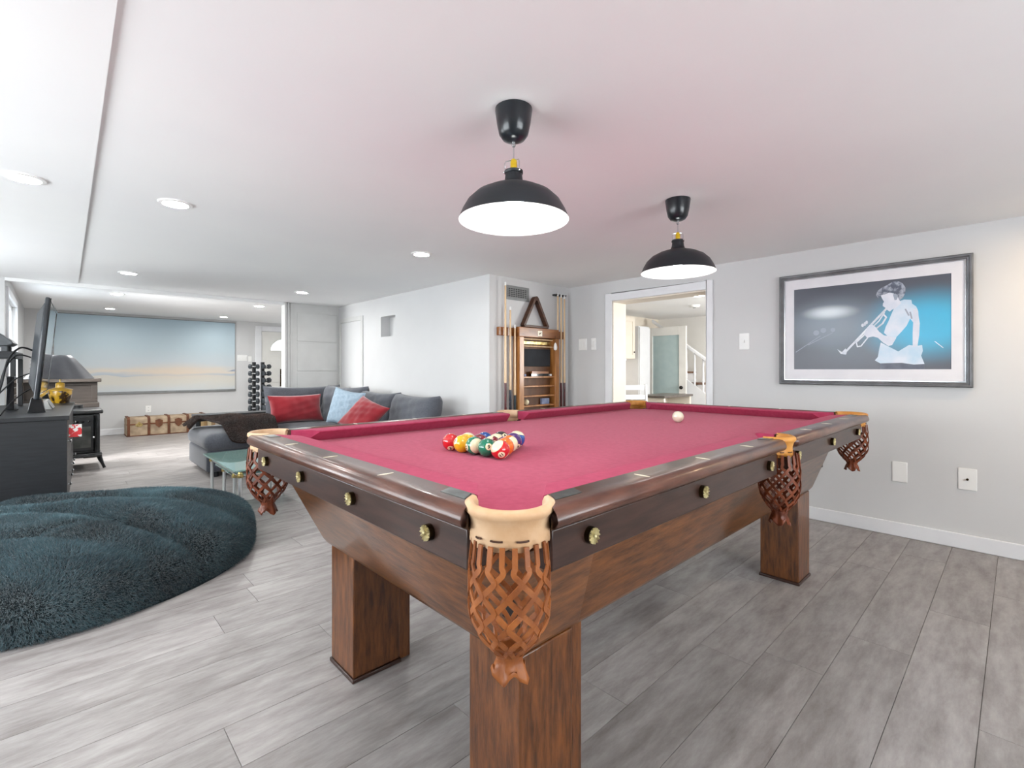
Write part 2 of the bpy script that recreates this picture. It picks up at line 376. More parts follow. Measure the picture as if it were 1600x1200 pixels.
ce = MB(); ce.box(XL-.1, XR+.21, YB-.1, YP, ZC, ZC+.12); ce.box(XFL-.1, XFR, YP+.1, YF+.1, ZF, ZF+.06); ce.box(XR+.21, KX1+.1, KY0-.1, KY1+.1, ZC, ZC+.12)
ceiling = struct(ce.build('ceiling', 'ceiling_paint'), 'smooth white painted ceiling')
struct(MB().prism([(XL, YB), (.06, YB), (.157, YP-.02), (XL, YP-.02)], ZC-.009, ZC).build('trim_1', 'ceiling_paint'), 'shallow boxed white ceiling drop along the left side')
struct(MB().box(XFL, 2.07, YP, YP+.1, ZC-.035, ZF+.06).build('trim_2', 'ceiling_paint'), 'thin white header across the opening to the far room')

def wall_with_hole(name, axis, c0, c1, a0, a1, hole, mat, label, ztop=ZC+.05):
    """axis 'x': a wall of constant x running along y; hole (h0,h1,z0,z1)"""
    mb = MB(); h0, h1, z0, z1 = hole
    for (p, q, z_, w_) in ((a0, h0, -.006, ztop), (h1, a1, -.006, ztop), (h0, h1, -.006, z0), (h0, h1, z1, ztop)):
        if q-p < .001 or w_-z_ < .002: continue
        mb.box(c0, c1, p, q, z_, w_) if axis == 'x' else mb.box(p, q, c0, c1, z_, w_)
    return struct(mb.build(name, mat), label)
DY0, DY1, DZ = 1.748, 2.667, 1.70
wall_with_hole('wall_right', 'x', XR, XR+.21, YB-.1, KY1+.1, (DY0, DY1, -.006, DZ), 'wall_paint', 'pale grey wall with the framed picture and the kitchen opening')
struct(MB().box(XM+.0, XR, YN, YN+.12, -.006, ZC+.05).build('wall_niche', 'wall_paint'), 'short grey wall behind the cue rack')
wm = MB()
for q in ((YN+.12, 4.83, -.006, ZC+.05), (5.16, YP, -.006, ZC+.05), (4.83, 5.16, -.006, 1.43), (4.83, 5.16, 1.665, ZC+.05)): wm.box(XM, XM+.14, *q[:2], *q[2:])
wm.box(XM+.12, XM+.16, 4.8, 5.2, 1.4, 1.7)
struct(wm.build('wall_middle', 'wall_paint'), 'long pale grey wall behind the sofa with a small square recess')
struct(MB().box(XM+.09, XM+.11, 4.832, 4.848, 1.47, 1.63).build('trim_3', 'vent_dark'), 'dark slot in the square wall recess')
wp = struct(MB().box(2.07, XFR, YP, YP+.1, -.006, ZF+.05).build('wall_partition', 'trim_grey'), 'grey panelled wall beside the opening to the far room')
for z0, z1 in ((.30, .64), (.66, 1.015), (1.03, 1.395), (1.41, 1.775)):
    MB().box(2.22, 2.745, YP-.008, YP, z0, z1).build('panel', 'trim_grey', wp, bevel=.004)
for x0, x1, d in ((2.065, 2.09, .03), (2.10, 2.125, .018), (2.14, 2.16, .012)):
    MB().box(x0, x1, YP-d, YP+.1, 0, ZC-.001).build('jamb_strip', 'trim_grey', wp, bevel=.003)
struct(MB().box(XL, XFL, YP, YP+.1, -.006, ZC+.05).build('wall_front', 'wall_paint'), 'grey wall end left of the far opening')
wl = MB()
for q in ((YB-.1, .75, -.006, ZC+.05), (3.05, 3.9, -.006, ZC+.05), (5.6, YP+.1, -.006, ZC+.05), (.75, 3.05, -.006, .6), (.75, 3.05, 1.7, ZC+.05), (3.9, 5.6, -.006, .6), (3.9, 5.6, 1.7, ZC+.05)): wl.box(XL-.1, XL, *q)
struct(wl.build('wall_left', 'wall_paint'), 'grey wall left of the camera with two added windows')
wall_with_hole('wall_back', 'y', YB-.1, YB, XL-.1, XR+.1, (.05, 2.35, .6, 1.7), 'wall_paint', 'grey wall behind the camera with an added window')
wall_with_hole('wall_far_left', 'x', XFL-.1, XFL, YP+.1, YF+.1, (6.5, 7.9, .95, 1.76), 'wall_paint', 'grey wall with a window left of the seascape', ZF+.05)
struct(MB().box(XFL-.1, XFR, YF, YF+.1, -.006, ZF+.05).build('wall_far', 'wall_paint'), 'pale wall of the far room behind the wide seascape')
struct(MB().box(XFR-.1, XFR, YP+.1, YF, -.006, ZF+.05).build('wall_far_right', 'wall_paint'), 'right wall of the far room')
struct(MB().box(KX1, KX1+.1, KY0-.1, KY1+.1, -.006, ZC+.05).build('wall_kitchen_back', 'wall_white'), 'white end wall of the kitchen')
struct(MB().box(XR+.21, KX1, KY1, KY1+.1, -.006, ZC+.05).build('wall_kitchen_left', 'kitchen_cream'), 'cream kitchen wall behind the cabinets')
wall_with_hole('wall_kitchen_right', 'y', KY0-.1, KY0, XR+.21, KX1, (4.95, 6.25, .8, 1.7), 'wall_white', 'white kitchen wall with an added window')

def window(name, axis, c, a0, a1, z0, z1, sgn, label, n=3):
    """frame, mullions and panes filling a hole; c is the wall's inner face, sgn the side of the room"""
    fr = MB(); B = lambda p, q, r0, r1, d0, d1: (fr.box(min(c+sgn*d0, c+sgn*d1), max(c+sgn*d0, c+sgn*d1), p, q, r0, r1) if axis == 'x' else fr.box(p, q, min(c+sgn*d0, c+sgn*d1), max(c+sgn*d0, c+sgn*d1), r0, r1))
    w = .06
    B(a0-w, a1+w, z1, z1+w, 0, .018); B(a0-w, a1+w, z0-w, z0, 0, .03); B(a0-w, a0, z0, z1, 0, .018); B(a1, a1+w, z0, z1, 0, .018)
    for k in range(n+1):
        a = a0+(a1-a0)*k/n; B(max(a0, a-.02), min(a1, a+.02), z0, z1, -.07, -.03)
    B(a0, a1, z0, z0+.04, -.07, -.03); B(a0, a1, z1-.04, z1, -.07, -.03)
    o = struct(fr.build(name, 'trim_white'), label)
    for k in range(n):
        p = MB(); a, b_ = a0+(a1-a0)*k/n+.021, a0+(a1-a0)*(k+1)/n-.021
        d0, d1 = sorted((c-sgn*.052, c-sgn*.048))
        p.box(d0, d1, a, b_, z0+.041, z1-.041) if axis == 'x' else p.box(a, b_, d0, d1, z0+.041, z1-.041)
        p.build('pane', 'glass_pane', o)
    return o
window('window_1', 'x', XFL, 6.5, 7.9, .95, 1.76, 1, 'white framed window in the far room left of the seascape', 2)
window('added_window_2', 'x', XL, .75, 3.05, .6, 1.7, 1, 'added white framed window left of the camera')  # unseen window, made up to carry fill light from the left
window('added_window_5', 'x', XL, 3.9, 5.6, .6, 1.7, 1, 'added white framed window behind the television stand', 2)  # made-up window, put in to brighten the middle ceiling and sofa
window('added_window_3', 'y', YB, .05, 2.35, .6, 1.7, 1, 'added white framed window behind the camera')  # unseen window, added as a fill source behind the camera
window('added_window_4', 'y', KY0, 4.95, 6.25, .8, 1.7, 1, 'added white framed kitchen window')  # unseen window, added to light the kitchen

# doorway casing of the kitchen opening, lined jamb
dc = MB()
for q in ((DY0-.052, DY0, 0, DZ+.072), (DY1, DY1+.072, 0, DZ+.072), (DY0, DY1, DZ, DZ+.072)): dc.box(XR-.018, XR, *q)
struct(dc.build('trim_4', 'trim_white', bevel=.004), 'white casing around the kitchen opening')
dj = MB()
dj.box(XR, XR+.21, DY0, DY0+.012, 0, DZ); dj.box(XR, XR+.21, DY1-.012, DY1, 0, DZ); dj.box(XR, XR+.21, DY0+.012, DY1-.012, DZ-.012, DZ)
struct(dj.build('trim_5', 'kitchen_cream'), 'cream lining of the kitchen opening')
def baseboard(name, mb, label):
    return struct(mb.build(name, 'trim_white', bevel=.005), label)
baseboard('baseboard_right', MB().box(XR-.014, XR, YB, DY0-.053, 0, .088).box(XR-.014, XR, DY1+.073, YN, 0, .088), 'white baseboard along the picture wall')
baseboard('baseboard_niche', MB().box(XM, XR-.015, YN-.014, YN, 0, .088), 'white baseboard under the cue rack')
baseboard('baseboard_middle', MB().box(XM-.014, XM, YN-.014, 5.55, 0, .088), 'white baseboard behind the sofa')
baseboard('baseboard_far', MB().box(XFL, 2.72, YF-.014, YF, 0, .1), 'white baseboard under the seascape')
# flush door in the long wall
d1 = struct(MB().box(XM-.006, XM, 5.66, 6.22, 0, 1.655).build('door_1', 'wall_paint'), 'flush grey door in the long wall at the far corner')
for q in ((5.60, 5.655, 0, 1.72), (6.225, 6.28, 0, 1.72), (5.655, 6.225, 1.665, 1.72)): MB().box(XM-.014, XM, *q).build('door_casing', 'trim_grey', d1, bevel=.003)
# white entry door with fan window, far wall
DX0, DX1 = 2.86, 3.68
d2 = struct(MB().box(DX0, DX1, YF-.02, YF, 0, 1.78).build('door_2', 'door_white'), 'cream entry door with a half-round fan window in the far wall')
for q in ((DX0-.11, DX0-.005, 0, 1.88), (DX1+.005, DX1+.11, 0, 1.88), (DX0-.005, DX1+.005, 1.785, 1.88)): MB().box(q[0], q[1], YF-.035, YF, q[2], q[3]).build('door_casing', 'trim_white', d2, bevel=.005)
fan = MB(); cx = (DX0+DX1)/2
fan.prism([(cx+.25*math.cos(t), 1.42+.22*math.sin(t)) for t in [PI*i/20 for i in range(21)]], 0, .006)
fan.v = [(x, YF-.0215-z, y) for x, y, z in fan.v]
pm('fan_glass', '#eaf6fb', '#bcd9e6', rough=.05, scale=14, emit=(.82, .94, 1.0, 1), estr=1.4)  # pane itself glows, in place of daylight behind the door
fg = fan.build('fan_pane', 'fan_glass', d2)
ring = MB().tube([(cx+.255*math.cos(t), YF-.03, 1.42+.225*math.sin(t)) for t in [PI*i/20 for i in range(21)]]+[(cx-.255, YF-.03, 1.415), (cx+.255, YF-.03, 1.415)], .008, 6)
ring.build('fan_frame', 'door_white', d2)
for t in (PI/4, PI/2, 3*PI/4): MB().tube([(cx+.04*math.cos(t), YF-.029, 1.42+.04*math.sin(t)), (cx+.25*math.cos(t), YF-.029, 1.42+.22*math.sin(t))], .005, 5).build('fan_bar', 'door_white', d2)
for x0, x1, z0, z1 in ((DX0+.1, cx-.04, .3, .72), (cx+.04, DX1-.1, .3, .72), (DX0+.1, cx-.04, .8, 1.28), (cx+.04, DX1-.1, .8, 1.28)): MB().box(x0, x1, YF-.028, YF-.02, z0, z1).build('door_panel', 'door_white', d2, bevel=.006)
hd = MB().box(DX0+.33, DX0+.37, YF-.034, YF-.02, .72, 1.06); hd.tube([(DX0+.35, YF-.03, .95), (DX0+.35, YF-.07, .95), (DX0+.35, YF-.07, .93), (DX0+.44, YF-.07, .93)], .012, 6)
hd.build('door_handle', 'brass_dark', d2)

# wall plates
def plate(loc, axis, w, h, label, kind='rocker', n=1):
    t = thing('switch_plate' if kind != 'outlet' else 'wall_outlet', label, 'switch' if kind != 'outlet' else 'outlet', loc)
    A = (lambda a0, a1, d0, d1, z0, z1: (-d1, -d0, a0, a1, z0, z1)) if axis == 'x' else (lambda a0, a1, d0, d1, z0, z1: (a0, a1, -d1, -d0, z0, z1))
    MB().box(*A(-w/2, w/2, 0, .006, -h/2, h/2)).build('cover', 'plate_white', t, bevel=.002)
    for k in range(n):
        c = (k-(n-1)/2)*w/n
        if kind == 'rocker': MB().box(*A(c-.016, c+.016, .006, .0105, -.033, .033)).build('rocker', 'plate_white', t, bevel=.002)
        elif kind == 'toggle':
            MB().box(*A(c-.006, c+.006, .006, .018, -.01, .01)).build('toggle', 'plate_white', t, bevel=.001)
        elif kind == 'outlet':
            for dz in (-.024, .024):
                q = MB().box(*A(c-.015, c+.015, .006, .0075, dz-.014, dz+.014)).build('socket', 'plate_white', t, bevel=.001)
                MB().box(*A(c-.007, c-.004, .0075, .008, dz-.005, dz+.006)).box(*A(c+.004, c+.007, .0075, .008, dz-.005, dz+.006)).build('slot', 'plate_slot', q)
        elif kind == 'coax':
            e = MB(); p0, p1 = ((-.006, 0, 0), (-.02, 0, 0)) if axis == 'x' else ((0, -.006, 0), (0, -.02, 0)); e.cyl(p0, p1, .006, n=8); e.build('connector', 'brass_dark', t)
    return t
plate((XR, 3.02, 1.30), 'x', .10, .115, 'wide white switch plate left of the kitchen opening', 'rocker', 2)
plate((XR, 2.885, 1.30), 'x', .055, .115, 'narrow white switch plate nearest the kitchen opening', 'rocker')
plate((XR, 1.455, 1.265), 'x', .075, .125, 'white dimmer plate between kitchen opening and framed picture', 'toggle')
plate((XR, .515, .405), 'x', .075, .125, 'blank white wall plate below the framed picture, nearer the table', 'blank')
plate((XR, .205, .41), 'x', .08, .125, 'white cable wall plate with a centre connector, right below the picture', 'coax')
plate((2.53, YF, 1.265), 'y', .17, .11, 'wide white switch plate right of the seascape', 'toggle', 3)
plate((2.66, YF, 1.25), 'y', .06, .10, 'small white plate above the dumbbell rack', 'blank')
plate((1.12, YF, .39), 'y', .075, .115, 'grey looking wall outlet above the old trunk', 'outlet')

# recessed ceiling lights
def can(x, y, z, label, lens='lens', r=.052):
    t = thing('recessed_light', label, 'ceiling light', (x, y, z), group='recessed ceiling lights')
    MB().lathe([(r, -.001), (r+.004, -.008), (r+.02, -.006), (r+.024, 0)], 28).build('trim_ring', 'lamp_white', t, smooth=True)
    MB().lathe([(.0005, -.003), (r, -.003)], 28).build('lens', lens, t)
    return t
can(.44, 2.94, ZC, 'recessed light over the round fur bean bag')
can(1.93, 2.99, ZC, 'recessed light between the pool table and the long wall')
can(.46, 5.33, ZC, 'recessed light between the television and the sofa')
can(1.94, 5.36, ZC, 'recessed light over the sofa')
can(-.10, 2.97, ZC-.009, 'recessed light in the boxed ceiling drop')
can(.53, 7.38, ZF, 'recessed light in the far room nearest the television', 'lens_far')
can(2.09, 7.41, ZF, 'recessed light in the far room nearest the entry door', 'lens_far')
can(.58, 9.23, ZF, 'small recessed light at the left above the seascape', 'lens_low')
can(2.08, 9.35, ZF, 'small recessed light at the right above the seascape', 'lens_low')
can(3.40, -.42, ZC, 'warm recessed light beside the framed picture', 'lens_warm')
can(.44, .45, ZC, 'recessed light behind the camera')
can(5.3, 2.5, ZC, 'added recessed kitchen fill light near the cabinets', 'lens_kitchen_fill')  # unseen lamp, added to brighten the kitchen
can(6.7, 2.7, ZC, 'added recessed kitchen fill light near the stairs', 'lens_kitchen_fill')  # second added kitchen lamp, also only for fill
# ------------------------------------------------------------------ pool table
TX, TY = .6147, .6502; PL, PW = 2.272, 1.136; ZR = .823; ZB = .780
G, E_, AP = .067, .142, .112          # back of the cushion, outer edge of the rail, face of the apron
table = thing('pool_table', 'antique oak pool table with red cloth and leather net pockets', 'pool table', (TX+PL/2, TY+PW/2, 0))
TO = (PL/2, PW/2, 0)                   # table geometry is written from the near cushion corner
def tb(mb, name, mat, parent=table, **k): return mb.build(name, mat, parent, TO, **k)
corner = [((0, 0), (-1, -1)), ((PL, 0), (1, -1)), ((PL, PW), (1, 1)), ((0, PW), (-1, 1))]
def arc(c, r, a0, a1, n=8): return [(c[0]+r*math.cos(a0+(a1-a0)*i/n), c[1]+r*math.sin(a0+(a1-a0)*i/n)) for i in range(n+1)]
# bed: rectangle reaching under the cushions with round pocket openings
PCC, PCR = .045, .058; SPC = .078
o_ = .045
bed = []
bed += arc((-PCC, -PCC), PCR+.008, PI/2-.03, .03)
bed += [(PL/2-.075, -o_)]+arc((PL/2, -SPC), .062, PI-.5, .5)+[(PL/2+.075, -o_)]
bed += arc((PL+PCC, -PCC), PCR+.008, PI-.03, PI/2+.03)
bed += arc((PL+PCC, PW+PCC), PCR+.008, -PI/2-.03, -PI+.03)
bed += [(PL/2+.075, PW+o_)]+arc((PL/2, PW+SPC), .062, -.5, -PI+.5)+[(PL/2-.075, PW+o_)]
bed += arc((-PCC, PW+PCC), PCR+.008, -.03, -PI/2+.03)
tb(MB().prism(bed, ZB-.03, ZB), 'bed_cloth', 'felt')
tb(MB().box(.04, PL-.04, .04, PW-.04, .55, ZB-.031), 'slate_light_block', 'dark_inner')  # unseen dark body under the bed, put in to block light

def along(side, s, o):
    """point on a rail: s runs along it, o outwards from the cushion nose"""
    return {'near': (-o, s), 'far': (PL+o, s), 'right': (s, -o), 'left': (s, PW+o)}[side]
def run(side, prof, s0f, s1f):
    """extrude a rail section; both ends are cut by functions of the outward offset"""
    r0 = [along(side, s0f(o), o)+(z,) for o, z in prof]; r1 = [along(side, s1f(o), o)+(z,) for o, z in prof]
    return MB().loft([r0, r1])
segs = []
for side in ('near', 'far'): segs.append((side, 0., PW, 'c', 'c'))
for side in ('right', 'left'): segs += [(side, 0., PL/2, 'c', 's'), (side, PL/2, PL, 's', 'c')]
cush_prof = [(0, ZR-.006), (.003, ZR-.002), (.02, ZR), (G, ZR+.0005), (G, ZB+.0005), (.036, ZB+.0005)]
cap_prof = [(G+.0005, ZR-.03), (G+.0005, ZR+.001), (.122, ZR+.001), (.129, ZR-.0005), (.1345, ZR-.004), (.1385, ZR-.0095), (E_-.001, ZR-.016), (E_, ZR-.022), (.1395, ZR-.029), (.134, ZR-.0335), (.127, ZR-.0355), (.121, ZR-.037), (.119, ZR-.041), (.115, ZR-.043), (.08, ZR-.043)]
apr_prof = [(.070, ZR-.044), (AP, ZR-.044), (AP, ZR-.112), (AP-.004, ZR-.117), (.070, ZR-.117)]
for side, a, b_, e0, e1 in segs:
    cc = lambda o: .098-1.22*o
    sc = lambda o: .068-.25*o
    f0 = (lambda o: a+cc(o)) if e0 == 'c' else (lambda o: a+sc(o)); f1 = (lambda o: b_-cc(o)) if e1 == 'c' else (lambda o: b_-sc(o))
    tb(run(side, cush_prof, f0, f1), 'cushion', 'felt_cushion', smooth=True, ang=30)
    k0 = (lambda o: a+max(-.03, .024-.85*(o-G))) if e0 == 'c' else (lambda o: a+.062); k1 = (lambda o: b_-max(-.03, .024-.85*(o-G))) if e1 == 'c' else (lambda o: b_-.062)
    cap = tb(run(side, cap_prof, k0, k1), 'rail_cap', 'rail_wood', smooth=True, ang=40); cap.modifiers.new('even', 'WEIGHTED_NORMAL')
    q0 = (lambda o: a-.012) if e0 == 'c' else (lambda o: a+.058); q1 = (lambda o: b_+.012) if e1 == 'c' else (lambda o: b_-.058)
    ap = tb(run(side, apr_prof, q0, q1), 'apron', 'apron_wood', bevel=.003)
    # diamond sights
    n = 4; L_ = PW if side in ('near', 'far') else PL/2
    for k in (1, 2, 3):
        s_ = a+L_*k/n; d = .102
        dm = MB().loft([[along(side, s_, d-.019)+(z,), along(side, s_+.0045, d)+(z,), along(side, s_, d+.019)+(z,), along(side, s_-.0045, d)+(z,)] for z in (ZR, ZR+.0018)])
        dm.build('diamond_sight', 'inlay', cap, TO)
    # iron plates by the pockets
    for end, e in ((a, e0), (b_, e1)):
        sg = 1 if end == a else -1
        p0 = .042 if e == 'c' else .064; p1 = p0+.052
        pl = MB().loft([[along(side, end+sg*u, o)+(z,) for u, o in ((p0-.012, G+.004), (p1, G+.004), (p1-.014, G+.036), (p0-.034 if e == 'c' else p0, G+.036))] for z in (ZR, ZR+.002)])
        pl.build('pocket_plate', 'pocket_iron', cap, TO)
    # brass rosettes on the apron
    pos = {'near': (.10, .42, .735, 1.045), 'far': (.10, .42, .735, 1.045)}.get(side) or ((a+.09, a+.54, a+1.0) if a == 0 else (b_-1.0, b_-.54, b_-.09))
    nrm = Vector(along(side, 0, 1)+(0,))-Vector(along(side, 0, 0)+(0,))
    tng = Vector(along(side, 1, 0)+(0,))-Vector(along(side, 0, 0)+(0,)); up = Vector((0, 0, 1))
    for s_ in pos:
        c = Vector(along(side, s_, AP)+(ZR-.075,))
        d = MB(); d.cyl(c-nrm*.001, c+nrm*.010, .0155, .0155, 20)
        ro = d.build('rosette', 'brass_dark', ap, TO, smooth=True)
        p = MB()
        for k in range(12):
            t = 2*PI*k/12; e = (tng*math.cos(t)+up*math.sin(t)); q = c+nrm*.0105
            p.loft([[q+e*.003-e.cross(nrm)*.001, q+e*.004+e.cross(nrm)*.001, q+e*.004+nrm*.003], [q+e*.0145-e.cross(nrm)*.0034, q+e*.0145+e.cross(nrm)*.0034, q+e*.0145+nrm*.004]])
        p.sphere(c+nrm*.012, .005, 10, 6)
        p.build('rosette_flower', 'rosette_gold', ap, TO, smooth=True)

# cabinet: sloping boards below the apron, chamfered at the corners
CT, CB = ZR-.118, .43
def ring(o, z, ch, oy=None):
    oy = o if oy is None else oy; x0, x1, y0, y1 = -o, PL+o, -oy, PW+oy
    return [(x0+ch, y0, z), (x1-ch, y0, z), (x1, y0+ch, z), (x1, y1-ch, z), (x1-ch, y1, z), (x0+ch, y1, z), (x0, y1-ch, z), (x0, y0+ch, z)]
tb(MB().loft([ring(-.095, CB, .02), ring(-.083, CB+.006, .02), ring(-.072, CB+.022, .022), ring(.055, CT, .085, .012)]), 'cabinet', 'oak', smooth=True, ang=50)
# corner boards standing proud on the long sides
for x0, x1 in ((.085, .285),):
    for sy in (0, 1):
        def Q(x, z, e):
            o = -.072+(z-(CB+.022))/(CT-CB-.022)*.084+e
            return (x, -o if sy == 0 else PW+o, z)
        xa, xb = x0, x1
        bb = MB(); z0, z1 = CB+.024, CT-.001
        xs = (xa-.05, xb-.03) if x0 < 1 else (xa+.03, xb+.05)
        bb.loft([[Q(x0 if x0 < 1 else x0, z0, -.002), Q(x1, z0, -.002), Q(xs[1], z1, -.002), Q(xs[0], z1, -.002)], [Q(x0, z0, .004), Q(x1, z0, .004), Q(xs[1], z1, .004), Q(xs[0], z1, .004)]])
        tb(bb, 'corner_board', 'oak', bevel=.001)
# square legs with a dark foot
LS = .175
for x in (.105, PL-.105-LS):
    for y in (.083, PW-.083-LS):
        lg = tb(MB().box(x, x+LS, y, y+LS, .014, CB+.002), 'leg', 'oak_leg', bevel=.004)
        xb_ = x+LS if x < 1 else x-.05
        if x < 1: tb(MB().box(xb_, xb_+.05, y+.012, y+LS-.012, .0, CB+.004), 'leg_board', 'oak_leg', lg, bevel=.003)
        tb(MB().box(x-.005, x+LS+.005, y-.005, y+LS+.005, 0, .014), 'leg_foot', 'apron_wood', lg, bevel=.003)

def pocket(cx, cy, ang, lm, nm, kind, near=False):
    """leather pocket: rolled collar, cut leather net, gathered tail; ang points away from the table"""
    def pt(r, a, z): return (cx+r*math.cos(ang+a), cy+r*math.sin(ang+a), z)
    half = 1.95 if kind == 'c' else 1.65
    R = PCR if kind == 'c' else .052
    prof = [(R-.001, ZR-.034), (R, ZR-.004), (R+.004, ZR+.004), (R+.011, ZR+.006), (R+.018, ZR+.001), (R+.019, ZR-.007), (R+.012, ZR-.016), (R+.008, ZR-.030), (R+.010, ZR-.060)]
    n = 66; mb = MB()
    def cf(u, v):
        i = v*(len(prof)-1); k = min(int(i), len(prof)-2); w = i-k; r = prof[k][0]*(1-w)+prof[k+1][0]*w; z = prof[k][1]*(1-w)+prof[k+1][1]*w
        a = -half+2*half*u
        if v > .93: z += .006*(1-abs(math.sin(a*5.2)))-.002
        taper = max(0, abs(a)-1.35)/.6
        if v > .5: z += taper*.02*(v-.5)*2
        return pt(r+.002*taper, a, z)
    mb.grid(cf, 2*n, 16)
    col = tb(mb, 'pocket_collar', lm, smooth=True, ang=60)
    sm = col.modifiers.new('thick', 'SOLIDIFY'); sm.thickness = .004; sm.offset = -1
    for a in (-.78, -.28, .33):
        w = .15 if a > -.5 else .09
        st = MB().tube([pt(R+.0115, a-w, ZR-.044), pt(R+.0118, a-w*.4, ZR-.0445), pt(R+.0118, a+w*.4, ZR-.0445), pt(R+.0115, a+w, ZR-.044)], .0017, 5)
        tb(st, 'stitch', 'stitch', col)
    # net
    hx = .012 if kind == 'c' else .022
    nx, ny = cx+hx*math.cos(ang), cy+hx*math.sin(ang)
    Nn = 20; rows_ = 7; zt, zb = ZR-.052, ZR-.245
    def rad(t): return (.062 if kind == 'c' else .056)*(1+.10*math.sin(min(1, t*1.25)*PI)) if t < .55 else (.062 if kind == 'c' else .056)*(1.10-.72*((t-.55)/.45)**2.0)
    net = MB(); st_ = 56
    for i in range(Nn):
        base = 2*PI*(i+.5)/Nn; pts = []
        for k in range(st_+1):
            t = k/st_
            if t < .16: w = 0
            else:
                ph = (t-.16)/.84*rows_; w = abs((ph % 2)-1)*2-1; w = -w
                w = max(-1, min(1, w*1.25))*min(1, (t-.16)/.06)
            a = base+(1 if i % 2 == 0 else -1)*w*PI/Nn*.86
            r = rad(t)*(1+.02*math.sin(7*base))
            pts.append((a, r, zt+(zb-zt)*t))
        sec = []
        for k, (a, r, z) in enumerate(pts):
            a2, r2, z2 = pts[min(k+1, st_)]; a1, r1, z1 = pts[max(k-1, 0)]
            p = Vector((nx+r*math.cos(ang+a), ny+r*math.sin(ang+a), z)); out = Vector((math.cos(ang+a), math.sin(ang+a), 0))
            tv = Vector((r2*math.cos(ang+a2)-r1*math.cos(ang+a1), r2*math.sin(ang+a2)-r1*math.sin(ang+a1), z2-z1)).normalized()
            sd = tv.cross(out).normalized(); w = .0042*(.6+.4*r/.06); h = .0016
            sec.append([p+sd*w+out*h, p-sd*w+out*h, p-sd*w-out*h, p+sd*w-out*h])
        net.loft(sec)
    tb(net, 'pocket_net', nm)
    tl = MB(); ntl = 24
    def tf(u, v):
        a = 2*PI*u; r = (.024 if v < .35 else .019+.011*(v-.35)/.65)*(1+.16*math.sin(a*5+1)*v+.08*math.sin(a*9)); z = zb+.010-.046*v-(.010*math.sin(a*4+.6) if v > .8 else 0)
        return (nx+r*math.cos(a), ny+r*math.sin(a), z)
    tl.grid(tf, ntl, 7); o = tb(tl, 'net_tail', nm, smooth=True, ang=70); sm = o.modifiers.new('thick', 'SOLIDIFY'); sm.thickness = .003
for i, ((x, y), (sx, sy)) in enumerate(corner):
    pocket(x+sx*(PCC+.010), y+sy*(PCC+.010), math.atan2(sy, sx), ('leather_cream', 'leather_gold', 'leather_gold', 'leather_cream')[i], ('leather_tan', 'leather_brown', 'leather_brown', 'leather_brown')[i], 'c', i == 0)
pocket(PL/2, -SPC, -PI/2, 'leather_gold', 'leather_brown', 's'); pocket(PL/2, PW+SPC, PI/2, 'leather_cream', 'leather_brown', 's')

# ------------------------------------------------------------------ balls
BR = .0286
def text_mesh(txt, size):
    cu = bpy.data.curves.new('num', 'FONT'); cu.body = txt; cu.size = size; cu.align_x = 'CENTER'; cu.align_y = 'CENTER'; cu.resolution_u = 3; cu.offset = size*.03
    o = bpy.data.objects.new('num', cu); COL.objects.link(o)
    dg = bpy.context.evaluated_depsgraph_get(); me = bpy.data.meshes.new_from_object(o.evaluated_get(dg))
    vs_ = [tuple(v.co) for v in me.vertices]; fs = [tuple(p.vertices) for p in me.polygons]
    bm = bmesh.new(); bm.from_mesh(me); bmesh.ops.triangulate(bm, faces=bm.faces); bmesh.ops.subdivide_edges(bm, edges=bm.edges, cuts=2, use_grid_fill=True); bm.to_mesh(me); bm.free()
    vs_ = [tuple(v.co) for v in me.vertices]; fs = [tuple(p.vertices) for p in me.polygons]
    bpy.data.objects.remove(o); bpy.data.curves.remove(cu); bpy.data.meshes.remove(me)
    return vs_, fs
BC = {1: '#e8b416', 2: '#1b4f9c', 3: '#cf1f26', 4: '#4a2a6e', 5: '#e8701c', 6: '#0f7a5c', 7: '#7d1c2c', 8: '#16161a'}
BN = {1: 'yellow', 2: 'blue', 3: 'red', 4: 'purple', 5: 'orange', 6: 'green', 7: 'maroon', 8: 'black'}
for k, c in BC.items(): pm('ball_%d' % k, c, None, rough=.08, coat=1.)
pm('ball_disc', '#efe3bd', None, rough=.1, coat=1.); pm('ball_ink', '#121212', None, rough=.2)
